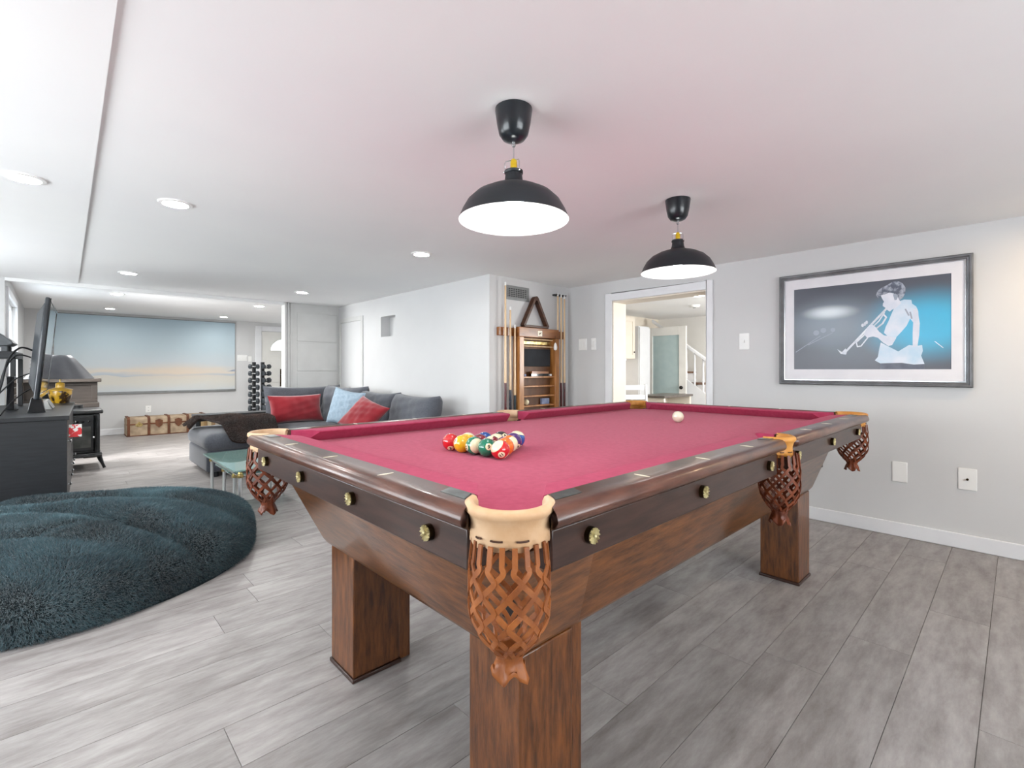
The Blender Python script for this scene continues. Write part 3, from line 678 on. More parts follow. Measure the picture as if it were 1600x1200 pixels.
def ball(num, x, y, face, label, spin=0., tilt=0.):
    """face: direction the number looks; stripe balls have a band round the axis through ... the band carries the number"""
    t = thing('pool_ball', label, 'pool ball', (x, y, ZB+BR), group='racked pool balls')
    f = Vector(face).normalized(); z_ = (Vector(spin)-f*f.dot(Vector(spin))).normalized(); Q_ = Matrix((f, z_.cross(f), z_)).transposed().to_4x4()
    k = num if num < 9 else num-8
    nu, nv = 32, 20; mb = MB()
    prof = [(max(1e-4, math.sin(PI*i/nv))*BR, -math.cos(PI*i/nv)*BR) for i in range(nv+1)]
    for i in range(nv):
        zc = -math.cos(PI*(i+.5)/nv); striped = num > 8 and abs(zc) > .56
        mb.lathe([prof[i], prof[i+1]], nu, (0, 0, 0), 1 if striped else 0)
    mb.xform(Q_).build('ball_body', ['ball_%d' % k, 'ball_disc'], t, smooth=True, ang=80)
    # numbered discs on +X and -X of the local frame
    for sgn in (1, -1):
        dn = 20; rr = .0112; v = [(0, 0)]+[(rr*math.cos(2*PI*j/dn), rr*math.sin(2*PI*j/dn)) for j in range(dn)]
        def wrap(p, e): # plane -> sphere around sgn*X
            a, b_ = p; q = Vector((BR, a, b_)).normalized()*(BR+e); return (q.x, q.y, q.z) if sgn > 0 else (-q.x, -q.y, q.z)
        m2 = MB(); vv = [(0, 0)]
        for rg in (.4, .7, 1.0): vv += [(p[0]*rg, p[1]*rg) for p in v[1:]]
        fs = [(0, 1+j, 1+(j+1) % dn) for j in range(dn)]
        for g in range(2):
            fs += [(1+g*dn+j, 1+(g+1)*dn+j, 1+(g+1)*dn+(j+1) % dn, 1+g*dn+(j+1) % dn) for j in range(dn)]
        m2.add([wrap(p, .00018) for p in vv], fs)
        dsc = m2.xform(Q_).build('number_disc', 'ball_disc', t, smooth=True, ang=80)
        tv, tf = text_mesh(str(num), .0155 if num < 10 else .0135)
        MB().add([wrap((p[0], p[1]), .0005) for p in tv], tf).xform(Q_).build('number', 'ball_ink', dsc)
    return t
bc = Vector((.956, 1.180)); dirx = Vector((1, .06)).normalized(); diry = Vector((-dirx.y, dirx.x))
to_cam = Vector((-1, -1.1, .35))
rows_b = [[3, 1, 14, 6, 11], [9, 7, 15, 5], [2, 12, 13], [8, 4], [10]]
where = {3: 'at the left corner of the rack', 1: 'second from left in the front row', 14: 'in the middle of the front row', 6: 'fourth in the front row, number turned up', 11: 'at the near corner of the rack',
         9: 'behind the red and yellow balls', 7: 'behind the green striped ball', 15: 'behind the green ball', 5: 'behind the red striped corner ball', 2: 'in the third row at the left', 12: 'in the middle of the rack',
         13: 'on the right edge, middle of the rack', 8: 'in the two-ball row at the left', 4: 'in the two-ball row at the right', 10: 'at the far point of the rack'}
# number direction and digit-up direction of each ball, as (right, up, towards the viewer)
faces = {3: ((.05, -.65, .75), (-.1, .8, .6)), 1: ((-.75, .35, .5), (0, 1, 0)), 14: ((-.85, -.1, .5), (.5, .1, .85)), 6: ((.25, .25, .93), (-.15, -1, 0)), 11: ((.15, -.4, .9), (-.6, .75, .2)),
         9: ((.2, -.4, -.9), (0, 1, .3)), 7: ((-.3, .6, -.7), (0, .5, .8)), 15: ((.35, .25, .9), (-.7, .7, 0)), 5: ((.9, .1, -.3), (0, 1, 0)), 2: ((.5, .2, -.8), (0, 1, 0)), 12: ((.3, -.1, .95), (-.2, .9, .2)),
         13: ((.6, .2, -.7), (.8, .2, .5)), 8: ((.5, .5, .6), (0, 1, 0)), 4: ((-.5, .5, -.6), (0, 1, 0)), 10: ((.8, -.2, -.4), (-.6, .75, .3))}
_rt, _fw = Vector((math.sin(YAW), -math.cos(YAW), 0)), Vector((math.cos(YAW), math.sin(YAW), 0))
def world_dir(c): return _rt*c[0]+Vector((0, 0, c[1]))-_fw*c[2]
for i, row in enumerate(rows_b):
    for j, num in enumerate(row):
        p = bc+dirx*(i*BR*2*.8665)+diry*((len(row)-1)/2-j)*BR*2.003
        k = num if num < 9 else num-8
        lab = ('solid %s number %d pool ball %s' if num < 9 else '%s striped number %d pool ball %s') % (BN[k], num, where[num])
        ball(num, p.x, p.y, world_dir(faces[num][0]), lab, world_dir(faces[num][1]))
tag(MB().sphere((0, 0, 0), BR, 40, 24).build('cue_ball', 'cue_ivory', smooth=True, ang=80), 'plain ivory cue ball alone near the far end of the cloth', 'cue ball').location = (2.29, 1.19, ZB+BR)

# ------------------------------------------------------------------ pendant lamps
def pendant(x, y, label):
    t = thing('pendant_lamp', label, 'pendant lamp', (x, y, ZC), group='black dome pendant lamps over the pool table')
    MB().lathe([(.060, 0), (.060, -.006), (.054, -.05), (.047, -.082), (.036, -.097), (.020, -.104), (.007, -.106)], 32, cap=True).build('canopy', 'black_canopy', t, smooth=True, ang=50)
    MB().lathe([(.006, -.104), (.007, -.118), (.004, -.122)], 12).build('cord_grip', 'chrome', t, smooth=True)
    MB().cyl((0, 0, -.115), (0, 0, -.168), .0022, n=8).build('cord', 'chrome', t, smooth=True)
    MB().lathe([(.004, -.160), (.009, -.164), (.011, -.172), (.011, -.196), (.008, -.200)], 16, cap=True).build('socket', 'brass_yellow', t, smooth=True)
    br = MB()
    for a in (0.4, 0.4+2*PI/3, 0.4+4*PI/3):
        c, s = math.cos(a), math.sin(a); br.tube([(.008*c, .008*s, -.166), (.026*c, .026*s, -.170), (.029*c, .029*s, -.178), (.029*c, .029*s, -.205)], .0018, 6); br.sphere((.031*c, .031*s, -.205), .0032, 8, 5)
    br.build('bracket', 'chrome', t, smooth=True)
    zo = -.198
    outer = [(.026, zo), (.030, zo-.002), (.030, zo-.010), (.027, zo-.012), (.029, zo-.030), (.034, zo-.045), (.055, zo-.054), (.090, zo-.064), (.125, zo-.082), (.150, zo-.106), (.166, zo-.134), (.178, zo-.162)]
    inner = [(r-.002, z-.002) for r, z in outer[3:]]; inner[-1] = (.1775, zo-.1625)
    sh = MB().lathe(outer, 56); sh.build('shade', 'black_lamp', t, smooth=True, ang=60)
    MB().lathe(inner, 56).build('shade_lining', 'lamp_white', t, smooth=True, ang=80)
    MB().sphere((0, 0, zo-.095), .034, 20, 14, sc=(1, 1, 1.15)).build('bulb', 'bulb', t, smooth=True)
    return t
pendant(1.075, 1.125, 'black dome pendant lamp hanging nearest, over the racked balls')
pendant(2.24, 1.165, 'black dome pendant lamp hanging over the far half of the table')
# ------------------------------------------------------------------ framed picture
PY0, PY1, PZ0, PZ1 = .18, 1.20, .943, 1.72
pic = thing('framed_picture', 'large framed stage photograph of a trumpet player on the grey wall', 'picture', (XR, (PY0+PY1)/2, (PZ0+PZ1)/2))
POFF = (XR, (PY0+PY1)/2, (PZ0+PZ1)/2)
def frame_side(p0, p1, inward):
    prof = [(0, 0), (0, .030), (.006, .036), (.014, .034), (.019, .026), (.026, .024), (.030, .018), (.030, 0)]
    rr = []
    for p, sg in ((p0, 1), (p1, -1)):
        d = (Vector(p1)-Vector(p0)).normalized(); rr.append([Vector((XR-h, p[0], p[1]))+Vector((0, inward[0]*w, inward[1]*w))+Vector((0, d.x, d.y))*w*sg for w, h in prof])
    return MB().loft(rr)
for p0, p1, inn, in (((PY0, PZ0), (PY1, PZ0), (0, 1)), ((PY0, PZ1), (PY1, PZ1), (0, -1)), ((PY0, PZ0), (PY0, PZ1), (1, 0)), ((PY1, PZ0), (PY1, PZ1), (-1, 0))):
    frame_side(p0, p1, inn).build('frame_bar', 'frame_pewter', pic, POFF, smooth=True, ang=25)
for a, b_, c, d in ((PY0+.030, PY1-.030, PZ0+.030, PZ0+.036), (PY0+.030, PY1-.030, PZ1-.036, PZ1-.030), (PY0+.030, PY0+.036, PZ0+.036, PZ1-.036), (PY1-.036, PY1-.030, PZ0+.036, PZ1-.036)):
    MB().box(XR-.02, XR-.004, a, b_, c, d).build('frame_lip', 'frame_silver', pic, POFF)
QY, QZ = .691, 1.334                # centre of the print
mb_ = MB()
for q in ((PY0+.03, PY1-.03, PZ0+.03, QZ-.284), (PY0+.03, PY1-.03, QZ+.284, PZ1-.03), (PY0+.03, QY-.417, QZ-.284, QZ+.284), (QY+.417, PY1-.03, QZ-.284, QZ+.284)): mb_.box(XR-.014, XR-.006, *q)
mb_.build('mat_board', 'mat_board', pic, POFF)
pr = MB().box(XR-.011, XR-.008, QY-.42, QY+.42, QZ-.287, QZ+.287).build('print', 'stage_print', pic, (XR, QY, QZ)); pr.location = (0, QY-POFF[1], QZ-POFF[2])
ART = {
 'trousers': ('ink_grey', [(0.079, -0.246), (0.296, -0.252), (0.296, -0.284), (0.076, -0.284)]),
 'lower': ('ink_shirt', [(0.082, -0.112), (0.122, -0.14), (0.17, -0.172), (0.223, -0.133), (0.257, -0.141), (0.285, -0.135), (0.288, -0.172), (0.28, -0.201), (0.296, -0.252), (0.246, -0.255), (0.188, -0.244), (0.079, -0.246), (0.051, -0.227), (0.067, -0.204), (0.073, -0.158)]),
 'shirt': ('ink_shirt', [(0.176, 0.143), (0.199, 0.151), (0.234, 0.145), (0.237, 0.122), (0.257, 0.102), (0.267, 0.071), (0.269, 0.027), (0.246, -0.001), (0.228, 0.03), (0.211, -0.013), (0.191, -0.042), (0.158, -0.085), (0.116, -0.072), (0.098, -0.051), (0.107, -0.014), (0.122, 0.023), (0.134, 0.06), (0.146, 0.093)]),
 'arm': ('ink_white', [(0.243, 0.088), (0.263, 0.087), (0.274, -0.003), (0.271, -0.076), (0.263, -0.142), (0.24, -0.148), (0.24, -0.059), (0.243, 0.014)]),
 'face': ('ink_white', [(0.082, 0.188), (0.122, 0.206), (0.164, 0.186), (0.173, 0.155), (0.185, 0.130), (0.161, 0.105), (0.14, 0.094), (0.128, 0.082), (0.117, 0.091), (0.107, 0.107), (0.092, 0.121), (0.093, 0.137), (0.099, 0.147), (0.089, 0.168)]),
 'hair': ('ink_hair', [(0.058, 0.194), (0.064, 0.22), (0.085, 0.237), (0.11, 0.249), (0.14, 0.268), (0.164, 0.273), (0.191, 0.254), (0.205, 0.226), (0.205, 0.196), (0.194, 0.164), (0.176, 0.147), (0.164, 0.178), (0.143, 0.203), (0.122, 0.202), (0.101, 0.193), (0.079, 0.188), (0.067, 0.174)]),
 'ear': ('ink_ear', [(0.143, 0.19), (0.158, 0.193), (0.169, 0.178), (0.164, 0.154), (0.152, 0.151)]),
 'forearm': ('ink_white', [(0.01, -0.015), (0.036, 0.006), (0.054, -0.01), (0.073, -0.042), (0.098, -0.067), (0.161, -0.085), (0.14, -0.13), (0.122, -0.137), (0.092, -0.112), (0.067, -0.081), (0.042, -0.072), (0.01, -0.078), (-0.006, -0.054)]),
 'bell': ('ink_brass', [(-0.156, -0.147), (-0.128, -0.168), (-0.108, -0.144), (-0.098, -0.161), (-0.105, -0.186), (-0.135, -0.18)]),
}
LINES = {'tube': [(0.11, 0.101), (-0.108, -0.168)], 'slide': [(0.101, 0.078), (0.073, 0.027), (-0.048, -0.107), (-0.042, -0.135), (-0.022, -0.131), (0.029, -0.055)],
 'loop': [(0.092, 0.072), (0.11, 0.047), (0.092, 0.01), (0.061, -0.019)], 'm1': [(-0.405, -0.161), (-0.254, -0.053)], 'm2': [(-0.327, -0.112), (-0.183, -0.036)], 'sl': [(0.343, -0.116), (0.381, -0.156)], 'fold': [(.205, .09), (.222, .05)], 'fold2': [(.228, .07), (.236, .03)]}
lay = 0
imats = ['ink_grey', 'ink_shirt', 'ink_white', 'ink_hair', 'ink_ear', 'ink_brass', 'ink_grey']
figs = MB()
def flat(pts, mi):
    """a printed shape: a thin ink layer a few hundredths of a millimetre proud of the paper"""
    global lay
    lay += 1; e = .0003+lay*.00006
    n = len(pts); figs.loft([[(XR-.011-d, QY-a, QZ+b_) for a, b_ in pts] for d in (.0001, e)], mi)
def stroke(pts, w, mi):
    for p, q in zip(pts[:-1], pts[1:]):
        d = Vector((q[0]-p[0], q[1]-p[1])).normalized(); nn = Vector((-d.y, d.x))*w
        flat([(p[0]+nn.x-d.x*w*.5, p[1]+nn.y-d.y*w*.5), (q[0]+nn.x+d.x*w*.5, q[1]+nn.y+d.y*w*.5), (q[0]-nn.x+d.x*w*.5, q[1]-nn.y+d.y*w*.5), (p[0]-nn.x-d.x*w*.5, p[1]-nn.y-d.y*w*.5)], mi)
for k in ('m1', 'm2'): stroke(LINES[k], .002, 4)
for c, r in (((-.279, -.031), .018), ((-.236, -.016), .017), ((-.18, -.016), .014)): flat([(c[0]+r*math.cos(t), c[1]+r*math.sin(t)) for t in [2*PI*i/16 for i in range(16)]], 4)
stroke(LINES['sl'], .0018, 5)
for k in ('trousers', 'lower', 'shirt', 'arm', 'face', 'hair', 'ear'): flat(ART[k][1], imats.index(ART[k][0]))
for k in ('fold', 'fold2'): stroke(LINES[k], .004, 4)
stroke(LINES['slide'], .0035, 5); stroke(LINES['loop'], .0045, 5); stroke(LINES['tube'], .006, 5)
flat(ART['bell'][1], 5)
for c in ((-.014, .004), (-.002, .012), (.008, .022)): flat([(c[0]+.007*math.cos(t), c[1]+.012*math.sin(t)) for t in [2*PI*i/10 for i in range(10)]], 5)
flat(ART['forearm'][1], 2)
figs.build('printed_figure', imats, pr, (XR, QY, QZ))

# ------------------------------------------------------------------ seascape on the far wall
sea = thing('seascape_painting', 'very wide pale seascape canvas on the far wall', 'painting', (1.2, YF, .69))
cv = MB().box(-.02-1.2, 2.4-1.2, -.035, 0, 0, 1.21).build('canvas', 'seascape', sea)
cl = MB().add([(1.06, -.0355, .325), (1.12, -.0355, .335), (1.16, -.0355, .355), (1.2, -.0355, .36), (1.2, -.0355, .325)], [(0, 1, 2, 3, 4)]).build('printed_headland', 'ink_ear', cv)
MB().box(-1.23, 1.21, -.04, 0, -.035, -.001).build('bottom_rail', 'vent_metal', sea)
MB().box(-1.23, 1.21, -.03, 0, 1.211, 1.222).build('top_rail', 'vent_metal', sea)

# ------------------------------------------------------------------ vent, ball triangle, cue rack, cues
vt = thing('wall_vent', 'grey metal air vent above the ball triangle', 'vent', (3.11, YN, 1.755))
MB().box(-.155, .155, -.006, 0, -.066, .066).build('cover', 'vent_metal', vt, bevel=.002)
MB().box(-.125, .125, -.0075, -.006, -.044, .044).build('opening', 'vent_dark', vt)
for k in range(6): MB().box(-.125, .125, -.010, -.0075, -.043+k*.0166, -.037+k*.0166).build('louvre', 'vent_metal', vt)
for k in range(9): MB().box(-.122+k*.0295, -.117+k*.0295, -.0105, -.0076, -.044, .044).build('cross_bar', 'vent_metal', vt)
def bar(p0, p1, w, d, mat, name, par, bev=.003):
    p0, p1 = Vector(p0), Vector(p1); x = (p1-p0).normalized(); y = Vector((0, 1, 0)); z = x.cross(y)
    M = Matrix((x, y, z)).transposed().to_4x4(); M.translation = (p0+p1)/2
    return MB().obox(M, (p1-p0).length, d, w).build(name, mat, par, bevel=bev)
RX, RZ = 3.335, 1.44
tri = thing('ball_triangle', 'dark wooden ball triangle resting on top of the cue rack', 'ball rack', (RX-.02, YN-.036, RZ+.002))
bar((-.165, 0, .014), (-.012, 0, .285), .026, .05, 'tri_wood', 'side_bar', tri); bar((.165, 0, .014), (.012, 0, .285), .026, .05, 'tri_wood', 'side_bar', tri); bar((-.165, 0, .013), (.165, 0, .013), .022, .05, 'tri_wood', 'base_bar', tri)
MB().cyl((0, -.025, .282), (0, .025, .282), .02, n=14).build('top_corner', 'tri_wood', tri, smooth=True)
cr_ = thing('cue_rack', 'oak wall cue rack with chalkboard and ball shelves', 'cue rack', (RX, YN, 0))
RB = .22
for x in (-.245, .245): MB().box(x-.03, x+.03, -.085, 0, RB, RZ-.09).build('side_post', 'rack_oak', cr_, bevel=.004)
MB().box(-.275, .275, -.08, 0, RZ-.09, RZ).build('header', 'rack_oak_rail', cr_, bevel=.004)
MB().box(-.215, .215, -.014, 0, RB, RZ-.09).build('back_board', 'rack_oak_dark', cr_)
for x0, x1 in ((-.48, -.275), (.275, .42)):
    cl_ = MB().box(x0, x1, -.03, 0, RZ-.085, RZ-.01).build('cue_clip_board', 'rack_oak_rail', cr_, bevel=.003)
MB().box(-.03, .03, -.083, -.08, RZ-.075, RZ-.025).build('badge', 'inlay', cr_, bevel=.002)
MB().tube([(-.014, -.084, RZ-.062), (-.004, -.084, RZ-.046), (.002, -.084, RZ-.054), (.014, -.084, RZ-.038)], .003, 6).build('badge_mark', 'stitch', cr_)
MB().box(-.205, .205, -.026, -.014, 1.078, 1.245).build('chalk_panel', 'chalkboard', cr_, bevel=.002)
for z in (1.268, 1.335):
    MB().cyl((-.214, -.045, z), (.214, -.045, z), .007, n=10).build('scoring_rod', 'maple', cr_, smooth=True)
MB().box(-.214, .214, -.03, -.016, 1.285, 1.318).build('scoring_tray', 'brass', cr_, bevel=.004)
for z in (.984, .898, .806, .714, .62, .53, .44): MB().box(-.215, .215, -.072, -.014, z-.016, z).build('shelf', 'rack_oak', cr_, bevel=.003)
MB().box(-.20, .20, -.085, -.014, RB+.0, RB+.03).build('bottom_rail', 'rack_oak', cr_, bevel=.003)
def on_shelf(name, mb, mat, label, cat, x, y, z): 
    o = mb.build(name, mat, smooth=True, ang=40); o.location = (RX+x, YN-.044+y, z); return tag(o, label, cat)
on_shelf('score_brush', MB().box(-.115, .115, -.014, .014, .024, .046).box(-.12, .12, -.011, .011, 0, .024, 1), ['rack_oak_rail', 'black_gloss'], 'wooden backed table brush under the chalkboard', 'brush', .03, 0, .9845)
on_shelf('chalk_cube', MB().box(-.011, .011, -.011, .011, 0, .02), 'chalk_blue', 'pale chalk cube left of the table brush', 'chalk', -.17, 0, .9845)
on_shelf('chalk_cube', MB().box(-.011, .011, -.011, .011, 0, .02), 'plate_white', 'white chalk cube right of the table brush', 'chalk', .185, 0, .9845)
on_shelf('old_pool_ball', MB().sphere((0, 0, .0286), .0286, 24, 14), 'ball_disc', 'yellowed ivory ball alone on the cue rack shelf', 'pool ball', -.15, 0, .7145)
pk = MB().box(-.05, .05, -.012, .012, 0, .055); on_shelf('chalk_packet', pk, 'chalk_blue', 'bluish chalk packet leaning on the cue rack shelf', 'packet', .12, .012, .7145)
hb = MB().lathe([(.0005, 0), (.014, .006), (.018, .03), (.012, .06), (.004, .075)], 14)
o = hb.build('chalk_cone', 'lamp_white', smooth=True); o.location = (RX+.205, YN-.094, 1.235); tag(o, 'white hanging hand chalk cone beside the scoring rods', 'chalk')
o2 = MB().cyl((0, 0, .07), (0, 0, .14), .002, n=6).build('hanging_cord', 'stitch', o)

def cue(x, y, ztop, butt, label, zb=.13, zsplit=.66):
    t = thing('pool_cue', label, 'pool cue', (x, y, 0), group='cues in the wall rack')
    MB().cyl((0, 0, zb), (0, 0, zsplit), .0145, .0120, 14).build('butt', butt, t, smooth=True, ang=60)
    MB().cyl((0, 0, zsplit), (0, 0, ztop-.03), .0118, .0075, 14).build('shaft', 'maple', t, smooth=True, ang=60)
    MB().cyl((0, 0, ztop-.03), (0, 0, ztop), .0082, .0075, 12).build('ferrule', 'plate_white', t, smooth=True, ang=60)
YQ = YN-.052
cue(2.915, YQ, 1.83, 'butt_red', 'tallest pool cue with a maroon butt at the left end of the rack', zsplit=.93)
cue(2.975, YQ, 1.615, 'butt_navy', 'pool cue with a navy butt, second from the left of the rack', zsplit=.865)
cue(3.032, YQ, 1.455, 'butt_teal', 'shortest pool cue with a dark teal butt left of the rack', zsplit=.815)
cue(3.625, YQ, 1.81, 'maple', 'all maple pool cue just right of the oak rack', zsplit=.5)
cue(3.675, YQ, 1.80, 'butt_red', 'maroon-butted pool cue second from the right end', zsplit=.915)
cue(3.725, YQ, 1.79, 'butt_red', 'maroon-butted pool cue at the right end by the corner', zsplit=.915)
tr_ = thing('cue_tray', 'small oak floor tray holding the cue butts', 'cue tray', (RX, YN-.06, 0))
for x0, x1 in ((-.48, -.276), (.25, .45)): MB().box(x0, x1, -.045, .045, .0, .129).build('tray_block', 'rack_oak', tr_, bevel=.004)
cp = thing('cue_clip', 'black three-prong cue clip high on the wall near the corner', 'cue clip', (3.675, YN, 1.785))
MB().box(-.075, .075, -.03, 0, .0, .016).build('bar', 'rack_black', cp, bevel=.002)
for x in (-.07, -.025, .025, .07): MB().tube([(x, -.03, .008), (x, -.06, .008)], .006, 8).build('prong', 'rack_black', cp, smooth=True)

# ------------------------------------------------------------------ sofa and cushions
def pillow(w, h, t, n=20, p=2.6, pinch=.07, wr=.0, seed=0, sag=0.):
    mb = MB(); rnd = random.Random(seed); ph = [rnd.uniform(0, 6) for _ in range(6)]
    for sg in (1, -1):
        def f(u, v):
            a, b_ = 2*u-1, 2*v-1
            e = max(0, (1-abs(a)**p)*(1-abs(b_)**p))**.45
            x = w/2*a*(1-pinch*(1-b_*b_)*abs(a)); z = h/2*b_*(1-pinch*(1-a*a)*abs(b_))
            wv = wr*e*(math.sin(9*a+5*b_+ph[0])+.7*math.sin(14*b_-6*a+ph[1])+.5*math.sin(21*a+ph[2]))
            return (x, sg*(t/2*e+wv), z-sag*(1-a*a)*max(0, b_)*h)
        mb.grid(f, n, n)
    return mb
def soft_box(x0, x1, y0, y1, z0, z1, r=.05, puff=.0, n=8):
    """rounded box with a slightly domed top"""
    mb = MB(); cx, cy, cz = (x0+x1)/2, (y0+y1)/2, (z0+z1)/2; hx, hy, hz = (x1-x0)/2, (y1-y0)/2, (z1-z0)/2
    def put(p):
        x, y, z = p; q = Vector((max(-hx+r, min(hx-r, x)), max(-hy+r, min(hy-r, y)), max(-hz+r, min(hz-r, z)))); d = Vector((x, y, z))-q
        s_ = q+(d.normalized()*r if d.length > 1e-9 else d)
        k = puff*max(0, 1-(x/hx)**2)*max(0, 1-(y/hy)**2)*(1 if s_.z > 0 else 0)
        return (cx+s_.x, cy+s_.y, cz+s_.z+k)
    def lin(h, i):
        ts = [-1, -1+r*.5/h, -1+r/h]+[(-1+r/h)+(2-2*r/h)*k/n for k in range(1, n)]+[1-r/h, 1-r*.5/h, 1]
        return ts[i]
    m = n+4
    for ax in range(3):
        for sg in (-1, 1):
            def f(u, v):
                i, j = round(u*m), round(v*m); H = (hx, hy, hz); o = [k for k in range(3) if k != ax]; p = [0, 0, 0]
                p[ax] = sg*H[ax]; p[o[0]] = lin(H[o[0]], i)*H[o[0]]; p[o[1]] = lin(H[o[1]], j)*H[o[1]]; return put(p)
            mb.grid(f, m, m)
    return mb
sofa = thing('sectional_sofa', 'grey fabric corner sofa with chaise behind the pool table', 'sofa', (1.9, 5.3, 0)); SO = (1.9, 5.3, 0)
def sb(mb, name, mat='sofa', **k): return mb.build(name, mat, sofa, SO, smooth=True, ang=55, **k)
sb(soft_box(1.05, 2.70, 5.36, 6.22, .05, .27, .03), 'base', 'sofa_dark'); sb(soft_box(1.86, 2.70, 3.62, 5.36, .05, .27, .03), 'base', 'sofa_dark')
for x, y in ((1.14, 5.42), (1.14, 6.16), (2.64, 6.16), (1.92, 3.68), (2.64, 3.68)): sb(MB().cyl((x, y, 0), (x, y, .06), .022, n=10), 'foot', 'black_wood')
sb(soft_box(1.03, 1.80, 5.33, 6.24, .25, .425, .08, .015), 'chaise_cushion'); sb(soft_box(1.81, 2.62, 5.33, 6.05, .25, .42, .07, .015), 'seat_cushion')
sb(soft_box(1.84, 2.48, 4.50, 5.32, .25, .42, .07, .015), 'seat_cushion'); sb(soft_box(1.84, 2.48, 3.64, 4.49, .25, .42, .07, .015), 'seat_cushion')
sb(soft_box(1.84, 2.74, 6.08, 6.255, .05, .60, .05), 'back_frame', 'sofa_dark'); sb(soft_box(2.60, 2.745, 3.62, 6.08, .05, .60, .05), 'back_frame', 'sofa_dark')
sb(soft_box(1.86, 2.74, 3.46, 3.61, .05, .60, .05), 'arm', 'sofa_dark')
def back_cushion(x, y, z, rz, tilt, w, h, t, seed):
    M = Matrix.Translation((x, y, z)) @ Matrix.Rotation(rz, 4, 'Z') @ Matrix.Rotation(tilt, 4, 'X')
    return sb(pillow(w, h, t, 26, 4.5, .03, .005, seed, .04).xform(M), 'back_cushion')
back_cushion(2.20, 5.98, .625, .0, -.2, .92, .47, .22, 1)
back_cushion(2.46, 5.47, .625, -PI/2+.12, -.2, .86, .48, .22, 2)
back_cushion(2.50, 4.72, .60, -PI/2, -.2, .80, .44, .22, 3)
back_cushion(2.48, 3.98, .585, -PI/2-.05, -.2, .80, .46, .24, 4)
def throw_pillow(mb, name, mat, label, loc, rz, tilt, roll=0.):
    o = mb.build(name, mat, smooth=True, ang=70); o.location = loc; o.rotation_euler = (tilt, roll, rz); return tag(o, label, 'cushion')
throw_pillow(pillow(.60, .32, .16, 24, 2.4, .08, .003, 11), 'lumbar_pillow', 'velvet_red', 'long red velvet cushion on the sofa, left of the blue one', (1.985, 5.655, .605), .03, -.25)
throw_pillow(pillow(.40, .38, .16, 24, 2.4, .10, .004, 12), 'throw_pillow', 'linen_blue', 'pale blue linen cushion propped between the red ones', (2.17, 4.78, .655), -1.15, -.22, .15)
throw_pillow(pillow(.38, .36, .14, 24, 2.4, .10, .003, 13), 'throw_pillow', 'velvet_red', 'red velvet square cushion slumped right of the blue one', (2.10, 4.24, .615), -1.3, -.75, .30)

# fur blanket thrown over the chaise
bl = thing('fur_blanket', 'dark brown fur blanket thrown over the chaise end', 'blanket', (1.4, 5.6, .43)); BO = (1.4, 5.6, .43)
def bf(u, v):
    k = max(0, min(1, (u-.12)/.26)); k = k*k*(3-2*k)
    x = .985+u*.70; yf = 5.86-.60*k+.03*math.sin(u*9); yb = 6.17-.10*k; y = yf+(yb-yf)*v
    z = .516+.014*math.sin(7*u+3*v)*math.sin(6*v+1)+.042*math.exp(-((v-.5)/.28)**2)+.010*math.sin(13*u+2*v)
    if x < 1.08: z -= (1.08-x)*.8
    if y < 5.42: z -= (5.42-y)*.95
    return (x, y, z)
bm_ = MB().grid(bf, 40, 36); bo = bm_.build('blanket_cloth', 'fur_brown_base', bl, BO, smooth=True, ang=180); sm = bo.modifiers.new('thick', 'SOLIDIFY'); sm.thickness = .018; sm.offset = -1
fur('blanket_fur', bl, 'fur_brown', tris_of(bm_, BO)[:, ::1], 42000, .022, .0008, .3, .4)

# ------------------------------------------------------------------ glass tables
def glass_table(name, label, x0, x1, y0, y1, h):
    t = thing(name, label, 'coffee table', ((x0+x1)/2, (y0+y1)/2, 0)); O = ((x0+x1)/2, (y0+y1)/2, 0)
    MB().box(x0, x1, y0, y1, h-.012, h).build('glass_top', 'glass_top', t, O, bevel=.002)
    i = .055
    for x in (x0+i, x1-i):
        for y in (y0+i, y1-i):
            lg = MB().cyl((x, y, 0), (x, y, h-.05), .013, n=14).build('leg', 'chrome_satin', t, O, smooth=True, ang=60)
            MB().lathe([(.014, -.014), (.021, -.012), (.023, 0), (.021, .012), (.016, .016), (.012, .034), (.0005, .036)], 14, (x, y, h-.05)).build('brass_joint', 'brass', lg, O, smooth=True)
    for a, b_ in (((x0+i, y0+i), (x1-i, y0+i)), ((x0+i, y1-i), (x1-i, y1-i)), ((x0+i, y0+i), (x0+i, y1-i)), ((x1-i, y0+i), (x1-i, y1-i))):
        MB().cyl((a[0], a[1], h-.05), (b_[0], b_[1], h-.05), .010, n=12).build('rail', 'chrome', t, O, smooth=True, ang=60)
    return t
glass_table('glass_table', 'glass topped chrome and brass table, outer one of the nest', .905, 1.50, 3.79, 4.76, .335)
glass_table('glass_table', 'smaller glass and chrome table nested under the outer one', .965, 1.43, 4.19, 4.62, .262)

